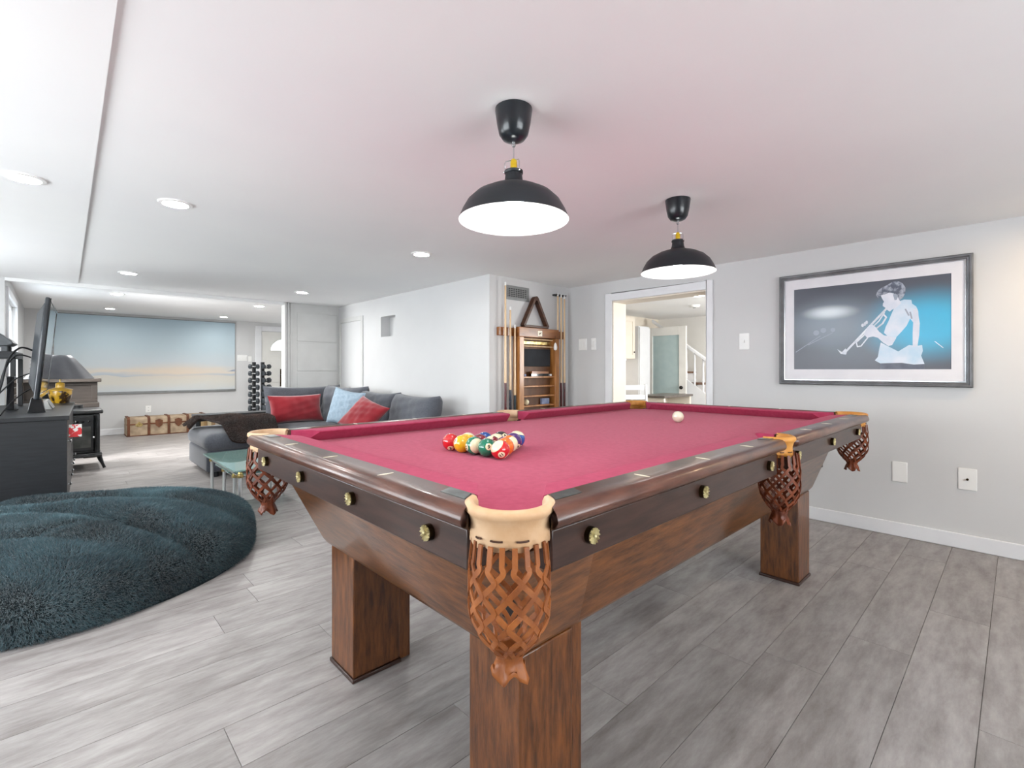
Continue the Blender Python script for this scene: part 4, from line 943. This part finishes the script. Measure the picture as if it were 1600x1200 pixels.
# ------------------------------------------------------------------ fur bean bag
bb = thing('bean_bag', 'big round dark teal fur bean bag lying on the floor', 'bean bag', (.05, 3.46, 0))
cR, sR = math.cos(YAW), math.sin(YAW)
def bag(u, v):
    th = 2*PI*v; ph = u*PI*.5; R = .86+.02*math.sin(3*th+1)+.012*math.sin(7*th)
    rr = math.sin(ph)**.85; x = R*rr*math.cos(th); y = R*rr*math.sin(th); z = .30*max(0, math.cos(ph))**.5
    a = x*sR-y*cR; b_ = x*cR+y*sR
    g = 0
    for c0, am, fr, p0, w, dp in ((-.42, .08, 3.2, .4, .055, .075), (-.08, .10, 3.6, 1.9, .06, .085), (.24, .08, 4.2, .2, .055, .075), (.52, .05, 3., 2.2, .06, .06), (-.62, .05, 4., 1., .05, .05)):
        dd = b_-(c0+am*math.sin(fr*a+p0)); fade = .35+.65*max(0, math.sin(2.1*a+c0*7+1.2))
        g -= .7*dp*math.exp(-(dd/w)**2)*fade; g += .028*math.exp(-((dd-.12)/.075)**2)*fade
    g -= .035*math.exp(-((a-.30-.5*b_)/.04)**2)*max(0, min(1, (b_+.6)*2))*max(0, min(1, (.1-b_)*4))
    return (x, y, max(0.004, z+g*min(1, z/.12)*min(1, 1.2-.4*rr)))
bgm = MB().grid(bag, 56, 150)
bo = bgm.build('bag_body', 'fur_base', bb, smooth=True, ang=180)
MB().lathe([(.0005, .0), (.858, .0), (.858, .004), (.0005, .004)], 48).build('bag_underside', 'fur_base', bb)
T_ = tris_of(bgm); T_ = T_[T_[:, :, 2].mean(1) > .012]
nn_ = np.cross(T_[:, 1]-T_[:, 0], T_[:, 2]-T_[:, 0]); flip = (nn_*(T_.mean(1)-np.array([0, 0, -.4]))).sum(1) < 0; T_[flip] = T_[flip][:, ::-1]
def comb(P):
    f1 = np.sin(P[:, 0]*9+2*np.sin(P[:, 1]*5)); f2 = np.sin(P[:, 1]*8+2*np.sin(P[:, 0]*6+1))
    return np.stack([.34*f1, .34*f2, np.zeros(len(P))], 1)
fur('bag_fur', bb, 'fur_teal', T_, 270000, .026, .0008, .22, .26, (0.1, -.2, 0), comb)
tg = MB().box(-.008, .008, -.002, .002, -.06, .0).build('label_tag', 'tag_cloth', bb); tg.location = (.135, -.775, .175); tg.rotation_euler = (.5, .25, -.4)
# ------------------------------------------------------------------ television corner
SR = -math.radians(2.05); SH = .725; SLn = 1.9; SD = .55
st = thing('tv_stand', 'long black wooden television stand at the left edge', 'tv stand', (.057, 4.6, 0), SR)   # local: x=0 front face, y along
MB().box(-SD, .012, -.008, SLn+.008, SH-.03, SH).build('top', 'black_wood', st, bevel=.003)
for y in (0, SLn-.025): MB().box(-SD, 0, y, y+.025, 0, SH-.03).build('side_panel', 'black_wood', st, bevel=.002)
MB().box(-SD, -SD+.012, .025, SLn-.025, .05, SH-.03).build('back_panel', 'black_wood', st)
MB().box(-SD+.012, -.02, .025, SLn-.025, .04, .07).build('bottom_panel', 'black_wood', st)
for k in range(3):
    y0 = .03+k*.617
    for z0, z1 in ((.075, .37), (.378, SH-.036)):
        d = MB().box(-.018, 0, y0, y0+.607, z0, z1).build('drawer', 'black_wood', st, bevel=.003)
        for yy in (y0+.10, y0+.50): MB().lathe([(.004, 0), (.004, .010), (.010, .013), (.012, .018), (.008, .023), (.0005, .024)], 12).xform(Matrix.Translation((0, yy, (z0+z1)/2)) @ Matrix.Rotation(PI/2, 4, 'Y')).build('knob', 'chrome', d, smooth=True)
o = MB().box(0, .07, -.004, .006, -.09, .0).build('hang_card', 'red_plastic', bevel=.002); o.location = (.066, 4.66, .655); tag(o, 'red and white packaged card fixed to the stand front', 'packet')
tv = thing('television', 'flat television seen edge-on on the black stand', 'television', (-.085, 5.55, SH), -.03)
W2 = .575
pn = MB()
for (x0, x1, a, z0, z1) in ((-.028, .0, W2, .10, .865),): pn.box(x0, x1, -a, a, z0, z1)
Mt = Matrix.Rotation(.085, 4, 'Y')
pn.xform(Mt).build('panel', 'tv_plastic', tv, bevel=.010, seg=3)
hs = MB().loft([[(-.028, -.54, .14), (-.028, .54, .14), (-.028, .54, .83), (-.028, -.54, .83)], [(-.070, -.44, .22), (-.070, .44, .22), (-.070, .44, .74), (-.070, -.44, .74)]]).xform(Mt); hs.build('rear_housing', 'tv_plastic', tv, bevel=.012)
MB().box(.0002, .0022, -W2+.03, W2-.03, .145, .835).xform(Mt).build('screen', 'screen', tv)
for q in ((-W2+.006, W2-.006, .838, .86), (-W2+.006, W2-.006, .106, .142), (-W2+.006, -W2+.028, .142, .838), (W2-.028, W2-.006, .142, .838)): MB().box(0, .006, q[0], q[1], q[2], q[3]).xform(Mt).build('bezel', 'black_gloss', tv, bevel=.002)
for y in (-.50, .42): MB().loft([[(-.055, y, 0), (.045, y, 0), (.045, y+.08, 0), (-.055, y+.08, 0)], [(-.035, y+.005, .115), (.02, y+.005, .115), (.02, y+.075, .115), (-.035, y+.075, .115)]]).build('foot', 'black_gloss', tv, bevel=.004)
prt = MB()
for k in range(6): prt.box(-.075, -.070, -.42, -.40, .26+k*.03, .272+k*.03)
prt.xform(Mt).build('port', 'silver', tv)
sk = thing('centre_speaker', 'silver wedge speaker under the television', 'speaker', (-.045, 5.52, SH), SR)
MB().loft([[(-.045, -.16, 0), (.03, -.16, 0), (.03, .16, 0), (-.045, .16, 0)], [(-.045, -.16, .075), (-.005, -.16, .075), (-.005, .16, .075), (-.045, .16, .075)]]).build('case', 'silver', sk, bevel=.006)
MB().loft([[(.031, -.145, .008), (.034, -.145, .008), (.034, .145, .008), (.031, .145, .008)], [(-.001, -.145, .070), (.002, -.145, .070), (.002, .145, .070), (-.001, .145, .070)]]).build('grille', 'vent_metal', sk)
# desk lamp
lp = thing('table_lamp', 'yellow jar table lamp with a wide grey metal shade', 'lamp', (.03, 6.405, SH))
MB().lathe([(.0005, 0), (.066, 0), (.070, .008), (.082, .05), (.088, .10), (.086, .118), (.0005, .119)], 36).build('jar', 'ceramic_yellow', lp, smooth=True, ang=50)
MB().lathe([(.086, .117), (.093, .121), (.094, .130), (.06, .142), (.034, .150), (.034, .186), (.030, .194), (.016, .2), (.0005, .201)], 36).build('jar_shoulder', 'ceramic_gold', lp, smooth=True, ang=45)
MB().cyl((0, 0, .195), (0, 0, .43), .007, n=10).build('stem', 'brass', lp, smooth=True)
MB().lathe([(.247, .232), (.252, .236), (.205, .30), (.150, .375), (.106, .432), (.080, .460), (.076, .462), (.0005, .462)], 48).build('shade', 'shade_metal', lp, smooth=True, ang=50)
MB().lathe([(.245, .233), (.200, .30), (.146, .373), (.100, .432), (.076, .456), (.0005, .457)], 48).build('shade_lining', 'lamp_white', lp, smooth=True, ang=60)
# riser shelf behind the television with things on it
rz_ = thing('riser_shelf', 'black metal riser shelf behind the television', 'shelf', (-.34, 5.8, SH), SR)
MB().box(-.13, .11, -.22, .42, .415, .47).build('board', 'black_wood', rz_, bevel=.004)
for x in (-.115, .095):
    for y in (-.20, .37): MB().box(x-.016, x+.016, y, y+.03, 0, .415).build('post', 'rack_black', rz_, bevel=.003)
dv = thing('grey_console', 'dark grey device with a sloping rounded lid on the riser shelf', 'device', (-.36, 5.85, SH+.471), SR)
pf = [(-.10, .045), (-.10, .20), (-.05, .195), (0, .17), (.06, .125), (.105, .085), (.115, .065), (.09, .05), (.02, .045)]
g_ = MB().prism(pf, -.17, .17); g_.v = [(x, z, y) for x, y, z in g_.v]; g_.build('lid', 'grey_plastic', dv, bevel=.006)
for x in (-.08, .06):
    for y in (-.13, .13): MB().box(x-.018, x+.018, y-.02, y+.02, 0, .047).build('foot', 'grey_plastic', dv, bevel=.003)
MB().box(-.09, .0, -.15, .15, .012, .044).build('pedestal', 'grey_plastic', dv)
bx_ = thing('media_box', 'slim upright black media box behind the television', 'media box', (-.255, 5.47, SH), SR)
MB().box(-.022, .022, -.09, .09, .008, .27).build('case', 'black_gloss', bx_, bevel=.004); MB().box(-.035, .035, -.06, .06, 0, .008).build('foot', 'rack_black', bx_)
for k in range(3): MB().box(.0221, .024, -.06, .06, .06+k*.06, .064+k*.06).build('slot', 'silver', bx_)
def cable(label, pts, r=.006):
    P = [Vector(p) for p in pts]; out = []
    for i in range(len(P)-1):
        p0, p1, p2, p3 = P[max(i-1, 0)], P[i], P[i+1], P[min(i+2, len(P)-1)]
        for k in range(8):
            t = k/8; out.append(.5*((2*p1)+(-p0+p2)*t+(2*p0-5*p1+4*p2-p3)*t*t+(-p0+3*p1-3*p2+p3)*t**3))
    out.append(P[-1]); base = P[-1]
    o = MB().tube([p-base for p in out], r, 7).build('cable', 'cable', smooth=True, ang=80); o.location = base; return tag(o, label, 'cable')
cable('thick black cable arching highest from the television back', [(-.134, 5.35, 1.20), (-.20, 5.30, 1.215), (-.26, 5.22, 1.12), (-.29, 5.10, .93), (-.33, 5.0, SH+.008)], .007)
cable('second black cable looping just under the highest one', [(-.13, 5.42, 1.14), (-.22, 5.40, 1.16), (-.28, 5.34, 1.06), (-.31, 5.2, .9), (-.36, 5.1, SH+.007)], .006)
cable('thin grey cable slanting down behind the television', [(-.14, 5.38, 1.02), (-.22, 5.36, .98), (-.30, 5.28, .88), (-.40, 5.2, SH+.006)], .005)
cable('low black cable lying toward the stand top', [(-.14, 5.2, .90), (-.19, 5.1, .86), (-.24, 4.98, .80), (-.28, 4.85, SH+.005)], .0045)

# mantel and stove
mt = thing('fireplace_mantel', 'grey-brown wooden mantel behind the stove', 'mantel', (.04, 7.78, 0)); MO = (.04, 7.78, 0)
for x0, x1 in ((-.30, -.17), (.235, .365)): MB().box(x0, x1, 7.58, 8.0, 0, .64).build('post', 'mantel', mt, MO, bevel=.004)
MB().box(-.315, .378, 7.565, 8.0, .60, .655).build('ledge', 'mantel', mt, MO, bevel=.005)
MB().box(-.30, .362, 7.60, 8.0, .655, .90).build('header', 'mantel', mt, MO, bevel=.003)
for q in ((-.30, .362, .655, .70), (-.30, .362, .862, .90), (-.30, -.25, .70, .862), (.31, .362, .70, .862), (.01, .05, .70, .862)): MB().box(q[0], q[1], 7.588, 7.60, q[2], q[3]).build('panel_frame', 'mantel', mt, MO, bevel=.003)
MB().box(-.325, .395, 7.545, 8.0, .90, .945).build('crown', 'mantel', mt, MO, bevel=.006)
MB().box(-.17, .235, 7.97, 8.0, 0, .60).build('back_board', 'mantel', mt, MO)
sv = thing('wood_stove', 'small black cast iron stove with curved legs', 'stove', (.16, 6.92, 0)); VO = (.16, 6.84, 0)
def vb(mb, name, mat='stove_iron', par=None, **k): return mb.build(name, mat, par or sv, VO, **k)
vb(MB().box(-.02, .34, 6.62, 7.08, .17, .585), 'body', bevel=.012)
vb(MB().box(-.045, .365, 6.59, 7.10, .585, .625), 'top_plate', bevel=.012, seg=3)
vb(MB().box(-.035, .355, 6.58, 7.09, .135, .175), 'base_plate', bevel=.010)
vb(MB().box(-.03, .35, 6.50, 6.59, .145, .165), 'ash_lip', bevel=.006)
dr = vb(MB().box(.02, .30, 6.60, 6.62, .20, .56), 'door', bevel=.006)
vb(MB().box(.055, .265, 6.594, 6.60, .235, .455), 'door_glass', 'stove_glass', dr)
sc_ = MB()
for k in range(5):
    x = .07+k*.045; sc_.tube([(x+.018*math.cos(t)*(1-t/9), 6.592, .508+.018*math.sin(t)*(1-t/9)) for t in [i*.6+k for i in range(12)]], .0055, 6)
vb(sc_, 'scrollwork', 'black_gloss', dr, smooth=True)
for x in (.02, .30): vb(MB().cyl((x, 6.60, .19), (x, 6.60, .57), .014, n=10), 'column', 'black_gloss', smooth=True)
vb(MB().sphere((.285, 6.585, .34), .012, 10, 8), 'door_knob', 'chrome', dr, smooth=True)
for x, y, dx, dy in ((-.01, 6.63, -1, -1), (.33, 6.63, 1, -1), (-.01, 7.06, -1, 1), (.33, 7.06, 1, 1)):
    vb(MB().tube([(x, y, .15), (x+.012*dx, y+.01*dy, .10), (x+.03*dx, y+.02*dy, .05), (x+.045*dx, y+.03*dy, .008)], [.024, .020, .013, .014], 8), 'leg', smooth=True)
vb(MB().cyl((.16, 7.0, .62), (.16, 7.0, .66), .06, n=20), 'flue_collar', smooth=True, ang=40)

# ------------------------------------------------------------------ trunk, bookcase, dumbbells
tk = thing('steamer_trunk', 'old pale canvas steamer trunk with wooden ribs by the far wall', 'trunk', (1.32, 9.72, 0)); KO = (1.32, 9.72, 0)
def kb(mb, name, mat, par=None, **k): return mb.build(name, mat, par or tk, KO, **k)
kb(MB().box(.80, 1.86, 9.53, 9.93, .012, .185), 'body', 'trunk_canvas', bevel=.006)
ld = kb(MB().loft([[(.80, 9.53, .19), (1.86, 9.53, .19), (1.86, 9.93, .19), (.80, 9.93, .19)], [(.80, 9.53, .265), (1.86, 9.53, .265), (1.86, 9.93, .265), (.80, 9.93, .265)], [(.82, 9.58, .29), (1.84, 9.58, .29), (1.84, 9.88, .29), (.82, 9.88, .29)]]), 'lid', 'trunk_canvas', bevel=.004)
for x in (.82, 1.075, 1.335, 1.595, 1.84):
    kb(MB().box(x-.018, x+.018, 9.518, 9.53, .012, .185), 'rib', 'trunk_wood', bevel=.003)
    kb(MB().loft([[(x-.018, 9.518, .19), (x+.018, 9.518, .19), (x+.018, 9.53, .19), (x-.018, 9.53, .19)], [(x-.018, 9.518, .27), (x+.018, 9.518, .27), (x+.018, 9.53, .265), (x-.018, 9.53, .265)], [(x-.018, 9.575, .302), (x+.018, 9.575, .302), (x+.018, 9.58, .29), (x-.018, 9.58, .29)], [(x-.018, 9.885, .302), (x+.018, 9.885, .302), (x+.018, 9.88, .29), (x-.018, 9.88, .29)]]), 'lid_rib', 'trunk_wood', ld)
kb(MB().box(.795, 1.865, 9.522, 9.532, .178, .198), 'seam_strip', 'trunk_wood', bevel=.003)
kb(MB().box(.795, 1.865, 9.525, 9.935, 0, .014), 'bottom_strip', 'trunk_wood', bevel=.003)
for x in (1.205, 1.465): kb(MB().loft([[(x-.05, y, .235), (x, y, .255), (x+.05, y, .235), (x+.045, y, .16), (x, y, .115), (x-.045, y, .16)] for y in (9.53, 9.519)]), 'lock_shield', 'trunk_wood')
for x in (.95, 1.72): kb(MB().loft([[(x-.05, y, .185), (x-.02, y, .205), (x, y, .23), (x+.02, y, .205), (x+.05, y, .185), (x+.03, y, .15), (x-.03, y, .15)] for y in (9.53, 9.519)]), 'clasp', 'brass')
bk = thing('bookcase', 'low black open-backed bookcase behind the sofa chaise', 'bookcase', (1.6, 6.82, 0)); KB = (1.6, 6.82, 0)
for x in (1.20, 2.01): MB().box(x, x+.04, 6.70, 6.95, 0, .478).build('side', 'rack_black', bk, KB, bevel=.003)
MB().box(1.20, 2.05, 6.70, 6.95, .478, .505).build('top', 'rack_black', bk, KB, bevel=.003)
for z in (.05, .22): MB().box(1.24, 2.01, 6.70, 6.95, z-.02, z).build('shelf', 'rack_black', bk, KB, bevel=.002)
x = 1.255; kk = 0
while x < 1.95:
    w = random.uniform(.022, .045); h = random.uniform(.19, .245); d = random.uniform(.13, .17); mname = 'book%d' % (kk % 7)
    t = thing('book', '%s spined book, %s from the left in the low black bookcase' % (('tan', 'light brown', 'cream', 'brown', 'grey', 'dark brown', 'straw')[kk % 7], ('first second third fourth fifth sixth seventh eighth ninth tenth eleventh twelfth thirteenth fourteenth fifteenth sixteenth seventeenth eighteenth nineteenth twentieth'.split()+['further']*20)[kk]), 'book', (x+w/2, 6.80, .2202), group='books in the low black bookcase')
    MB().box(-w/2, -w/2+.003, -d/2, d/2, 0, h).box(w/2-.003, w/2, -d/2, d/2, 0, h).box(-w/2+.003, w/2-.003, -d/2, -d/2+.004, 0, h).build('cover', mname, t)
    MB().box(-w/2+.003, w/2-.003, -d/2+.004, d/2-.004, .004, h-.005).build('pages', 'paper', t)
    x += w+.002; kk += 1
dk = thing('dumbbell_rack', 'black upright dumbbell rack beside the entry door', 'dumbbell rack', (2.615, 9.32, 0)); DO = (2.615, 9.32, 0)
for x in (2.545, 2.685): MB().box(x-.022, x+.022, 9.28, 9.36, .03, 1.18).build('upright', 'rack_black', dk, DO, bevel=.003)
MB().box(2.42, 2.81, 9.12, 9.52, 0, .03).build('base', 'rack_black', dk, DO, bevel=.005)
for x in (2.545, 2.685):
    for k in range(8):
        z = .22+k*.122; sg = -1 if x < 2.6 else 1
        MB().loft([[(x, 9.279, z-.015), (x, 9.279, z+.03), (x+sg*.006, 9.279, z+.03), (x+sg*.006, 9.279, z-.015)], [(x+sg*.03, 9.19, z-.004), (x+sg*.03, 9.19, z+.004), (x+sg*.036, 9.19, z+.004), (x+sg*.036, 9.19, z-.004)]]).build('cradle', 'rack_black', dk, DO)
        r = .060-.0025*k
        t = thing('dumbbell', '%s dark hex dumbbell in the %s column of the upright rack' % (('lowest', 'second lowest', 'third lowest', 'fourth lowest', 'fourth from top', 'third from top', 'second from top', 'topmost')[k], 'left' if sg < 0 else 'right'), 'dumbbell', (x+sg*.03, 9.215, z+.0275), sg*.5, group='dumbbells in the %s rack column' % ('left' if sg < 0 else 'right'))
        MB().cyl((-.05, 0, 0), (.05, 0, 0), .012, n=8).build('handle', 'chrome', t, smooth=True, ang=60)
        for s2 in (-1, 1): MB().tube([(s2*.035, 0, 0), (s2*.042, 0, 0), (s2*.078, 0, 0), (s2*.086, 0, 0)], [r*.75, r, r, r*.7], 6).build('head', 'iron_dumbbell', t)

# ------------------------------------------------------------------ kitchen seen through the opening
uc = thing('wall_cabinet', 'cream kitchen wall cabinet near the ceiling', 'cabinet', (5.2, 4.02, 1.2)); UO = (5.2, 4.02, 1.2)
MB().box(4.35, 6.10, 3.86, 4.2, 1.2, 1.80).build('body', 'kitchen_cream', uc, UO, bevel=.003)
for k in range(4):
    x0 = 4.355+k*.4365; d = MB().box(x0, x0+.43, 3.84, 3.86, 1.205, 1.795).build('door', 'kitchen_cream', uc, UO, bevel=.003)
    for q in ((x0+.0, x0+.43, 1.205, 1.26), (x0, x0+.43, 1.74, 1.795), (x0, x0+.055, 1.26, 1.74), (x0+.375, x0+.43, 1.26, 1.74)): MB().box(q[0], q[1], 3.832, 3.84, q[2], q[3]).build('door_frame', 'kitchen_cream', d, UO)
    MB().sphere((x0+.40, 3.822, 1.30), .010, 8, 6).build('knob', 'knob_black', d, UO)
o = MB().box(4.4, 6.05, 3.95, 3.99, 1.188, 1.199).build('kitchen_fill_strip', 'fill_strip'); tag(o, 'added glowing fill strip under the kitchen wall cabinet', 'fill light')  # added strip that lightens the wall below the cabinet
tc_ = thing('tall_cabinet', 'tall white cabinet beside the frosted glass door', 'cabinet', (6.45, 4.05, 0))
MB().box(-.15, .15, -.15, .149, 0, 1.70).build('body', 'trim_white', tc_, bevel=.003); MB().box(-.14, .14, -.17, -.15, .03, 1.68).build('door', 'trim_white', tc_, bevel=.004); MB().sphere((-.11, -.18, .8), .012, 8, 6).build('knob', 'knob_black', tc_)
def desk(label, x0, x1, y0, y1, h):
    t = thing('desk', label, 'desk', ((x0+x1)/2, (y0+y1)/2, 0)); O = ((x0+x1)/2, (y0+y1)/2, 0)
    MB().box(x0, x1, y0, y1, h-.03, h).build('top', 'counter_dark', t, O, bevel=.004)
    for x in (x0+.02, x1-.06):
        MB().box(x, x+.04, y0+.02, y1-.02, 0, h-.03).build('side', 'kitchen_cream', t, O, bevel=.003)
    MB().box(x0+.06, x1-.06, y1-.05, y1-.02, .1, h-.03).build('back', 'kitchen_cream', t, O)
    return t
desk('cream kitchen desk with a dark top under the wall cabinet', 4.4, 5.75, 3.62, 4.19, .67)
desk('lower dark topped kitchen bench beside the white chair', 5.80, 6.6, 3.2, 3.62, .70)
ch = thing('white_chair', 'white painted chair with a leaning slat back at the desk', 'chair', (5.2, 3.17, 0), -.5)
MB().box(-.19, .19, -.19, .19, .40, .43).build('seat', 'trim_white', ch, bevel=.006)
for x, y in ((-.17, -.17), (.17, -.17)): MB().tube([(x, y, 0), (x, y, .40)], .018, 8).build('leg', 'trim_white', ch, smooth=True)
for x in (-.17, .17): MB().tube([(x, .17, 0), (x, .17, .42), (x, .21, .86)], .018, 8).build('rear_leg', 'trim_white', ch, smooth=True)
for z in (.58, .70, .82): MB().box(-.17, .17, .175+(z-.42)*.09-.008, .175+(z-.42)*.09+.008, z-.03, z+.03).build('slat', 'trim_white', ch, bevel=.003)
def prop(name, mb, mat, label, cat, loc): o = mb.build(name, mat, smooth=True, ang=40); o.location = loc; return tag(o, label, cat)
prop('red_mug', MB().lathe([(.0005, 0), (.03, 0), (.034, .08), (.030, .08), (.028, .01)], 16), 'velvet_red', 'small red mug on the kitchen desk', 'mug', (5.62, 3.9, .67))
prop('dark_bottle', MB().lathe([(.0005, 0), (.025, 0), (.025, .13), (.010, .17), (.010, .22), (.0005, .22)], 14), 'butt_teal', 'dark bottle on the kitchen desk against the wall', 'bottle', (5.30, 4.05, .67))
bo_ = thing('desk_screen', 'small dark screen standing on the kitchen desk', 'monitor', (5.48, 4.0, .67)); MB().box(-.10, .10, -.01, .01, .05, .19).build('panel', 'grey_plastic', bo_, bevel=.004); MB().box(-.02, .02, -.04, .04, 0, .055).build('foot', 'grey_plastic', bo_)
kd = struct(bpy.data.objects.new('door_3', None), 'white kitchen door with a frosted glass pane standing open'); COL.objects.link(kd); kd.location = (6.8, 3.40, 0)
for q in ((0, .11, 0, 1.70), (.55, .66, 0, 1.70), (.11, .55, 1.57, 1.70), (.11, .55, 0, .22)): MB().box(-.018, .018, *q).build('door_rail', 'door_white', kd, bevel=.003)
MB().box(-.004, .004, .11, .55, .22, 1.57).build('pane', 'glass_frost', kd)
kn = MB().cyl((-.018, .055, .78), (-.05, .055, .78), .010, n=10); kn.sphere((-.062, .055, .78), .028, 14, 10); kn.build('door_knob', 'knob_black', kd, smooth=True)
sr = thing('staircase', 'white staircase with turned balusters rising behind the glass door', 'staircase', (7.12, 3.0, 0)); STO = (7.12, 3.0, 0)
for k in range(7):
    y = 2.35+k*.24; z = .17*(k+1)
    MB().box(6.95, 7.39, y-.02, y+.24, z-.03, z).build('tread', 'tread_wood', sr, STO, bevel=.003); MB().box(6.97, 7.39, y, y+.015, z-.17, z-.03).build('riser', 'trim_white', sr, STO)
MB().add([(x, y, z) for x in (6.90, 6.94) for y, z in ((2.3, 0), (4.03, 0), (4.03, 1.30), (2.3, .10))], [(0, 1, 2, 3), (7, 6, 5, 4), (0, 4, 5, 1), (1, 5, 6, 2), (2, 6, 7, 3), (3, 7, 4, 0)]).build('stringer', 'trim_white', sr, STO)
def hz(y): return .55+(y-2.3)*.72
def sz(y): return .10+(y-2.3)*.694
for k in range(11):
    y = 2.42+k*.13; L_ = hz(y)-sz(y); b0 = sz(y)
    MB().lathe([(.014, 0), (.014, L_*.12), (.020, L_*.16), (.011, L_*.22), (.019, L_*.34), (.013, L_*.6), (.011, L_*.78), (.016, L_*.82), (.013, L_*.86), (.014, L_)], 10, (6.92, y, b0)).build('baluster', 'trim_white', sr, STO, smooth=True)
MB().add([(x, y, z+d) for x in (6.89, 6.95) for y, z, d in ((2.3, hz(2.3), 0), (4.03, hz(4.03), 0), (4.03, hz(4.03), .05), (2.3, hz(2.3), .05))], [(0, 1, 2, 3), (7, 6, 5, 4), (0, 4, 5, 1), (1, 5, 6, 2), (2, 6, 7, 3), (3, 7, 4, 0)]).build('handrail', 'trim_white', sr, STO, bevel=.006)
MB().box(6.88, 6.96, 2.22, 2.30, 0, .95).build('newel_post', 'trim_white', sr, STO, bevel=.006)
sd_ = thing('smoke_alarm', 'round white smoke alarm on the kitchen ceiling', 'smoke alarm', (6.06, 2.92, ZC))
MB().lathe([(.07, 0), (.07, -.015), (.055, -.03), (.0005, -.032)], 24).build('housing', 'plate_white', sd_, smooth=True, ang=40); MB().lathe([(.02, -.0322), (.018, -.036), (.0005, -.036)], 14).build('button', 'vent_metal', sd_)
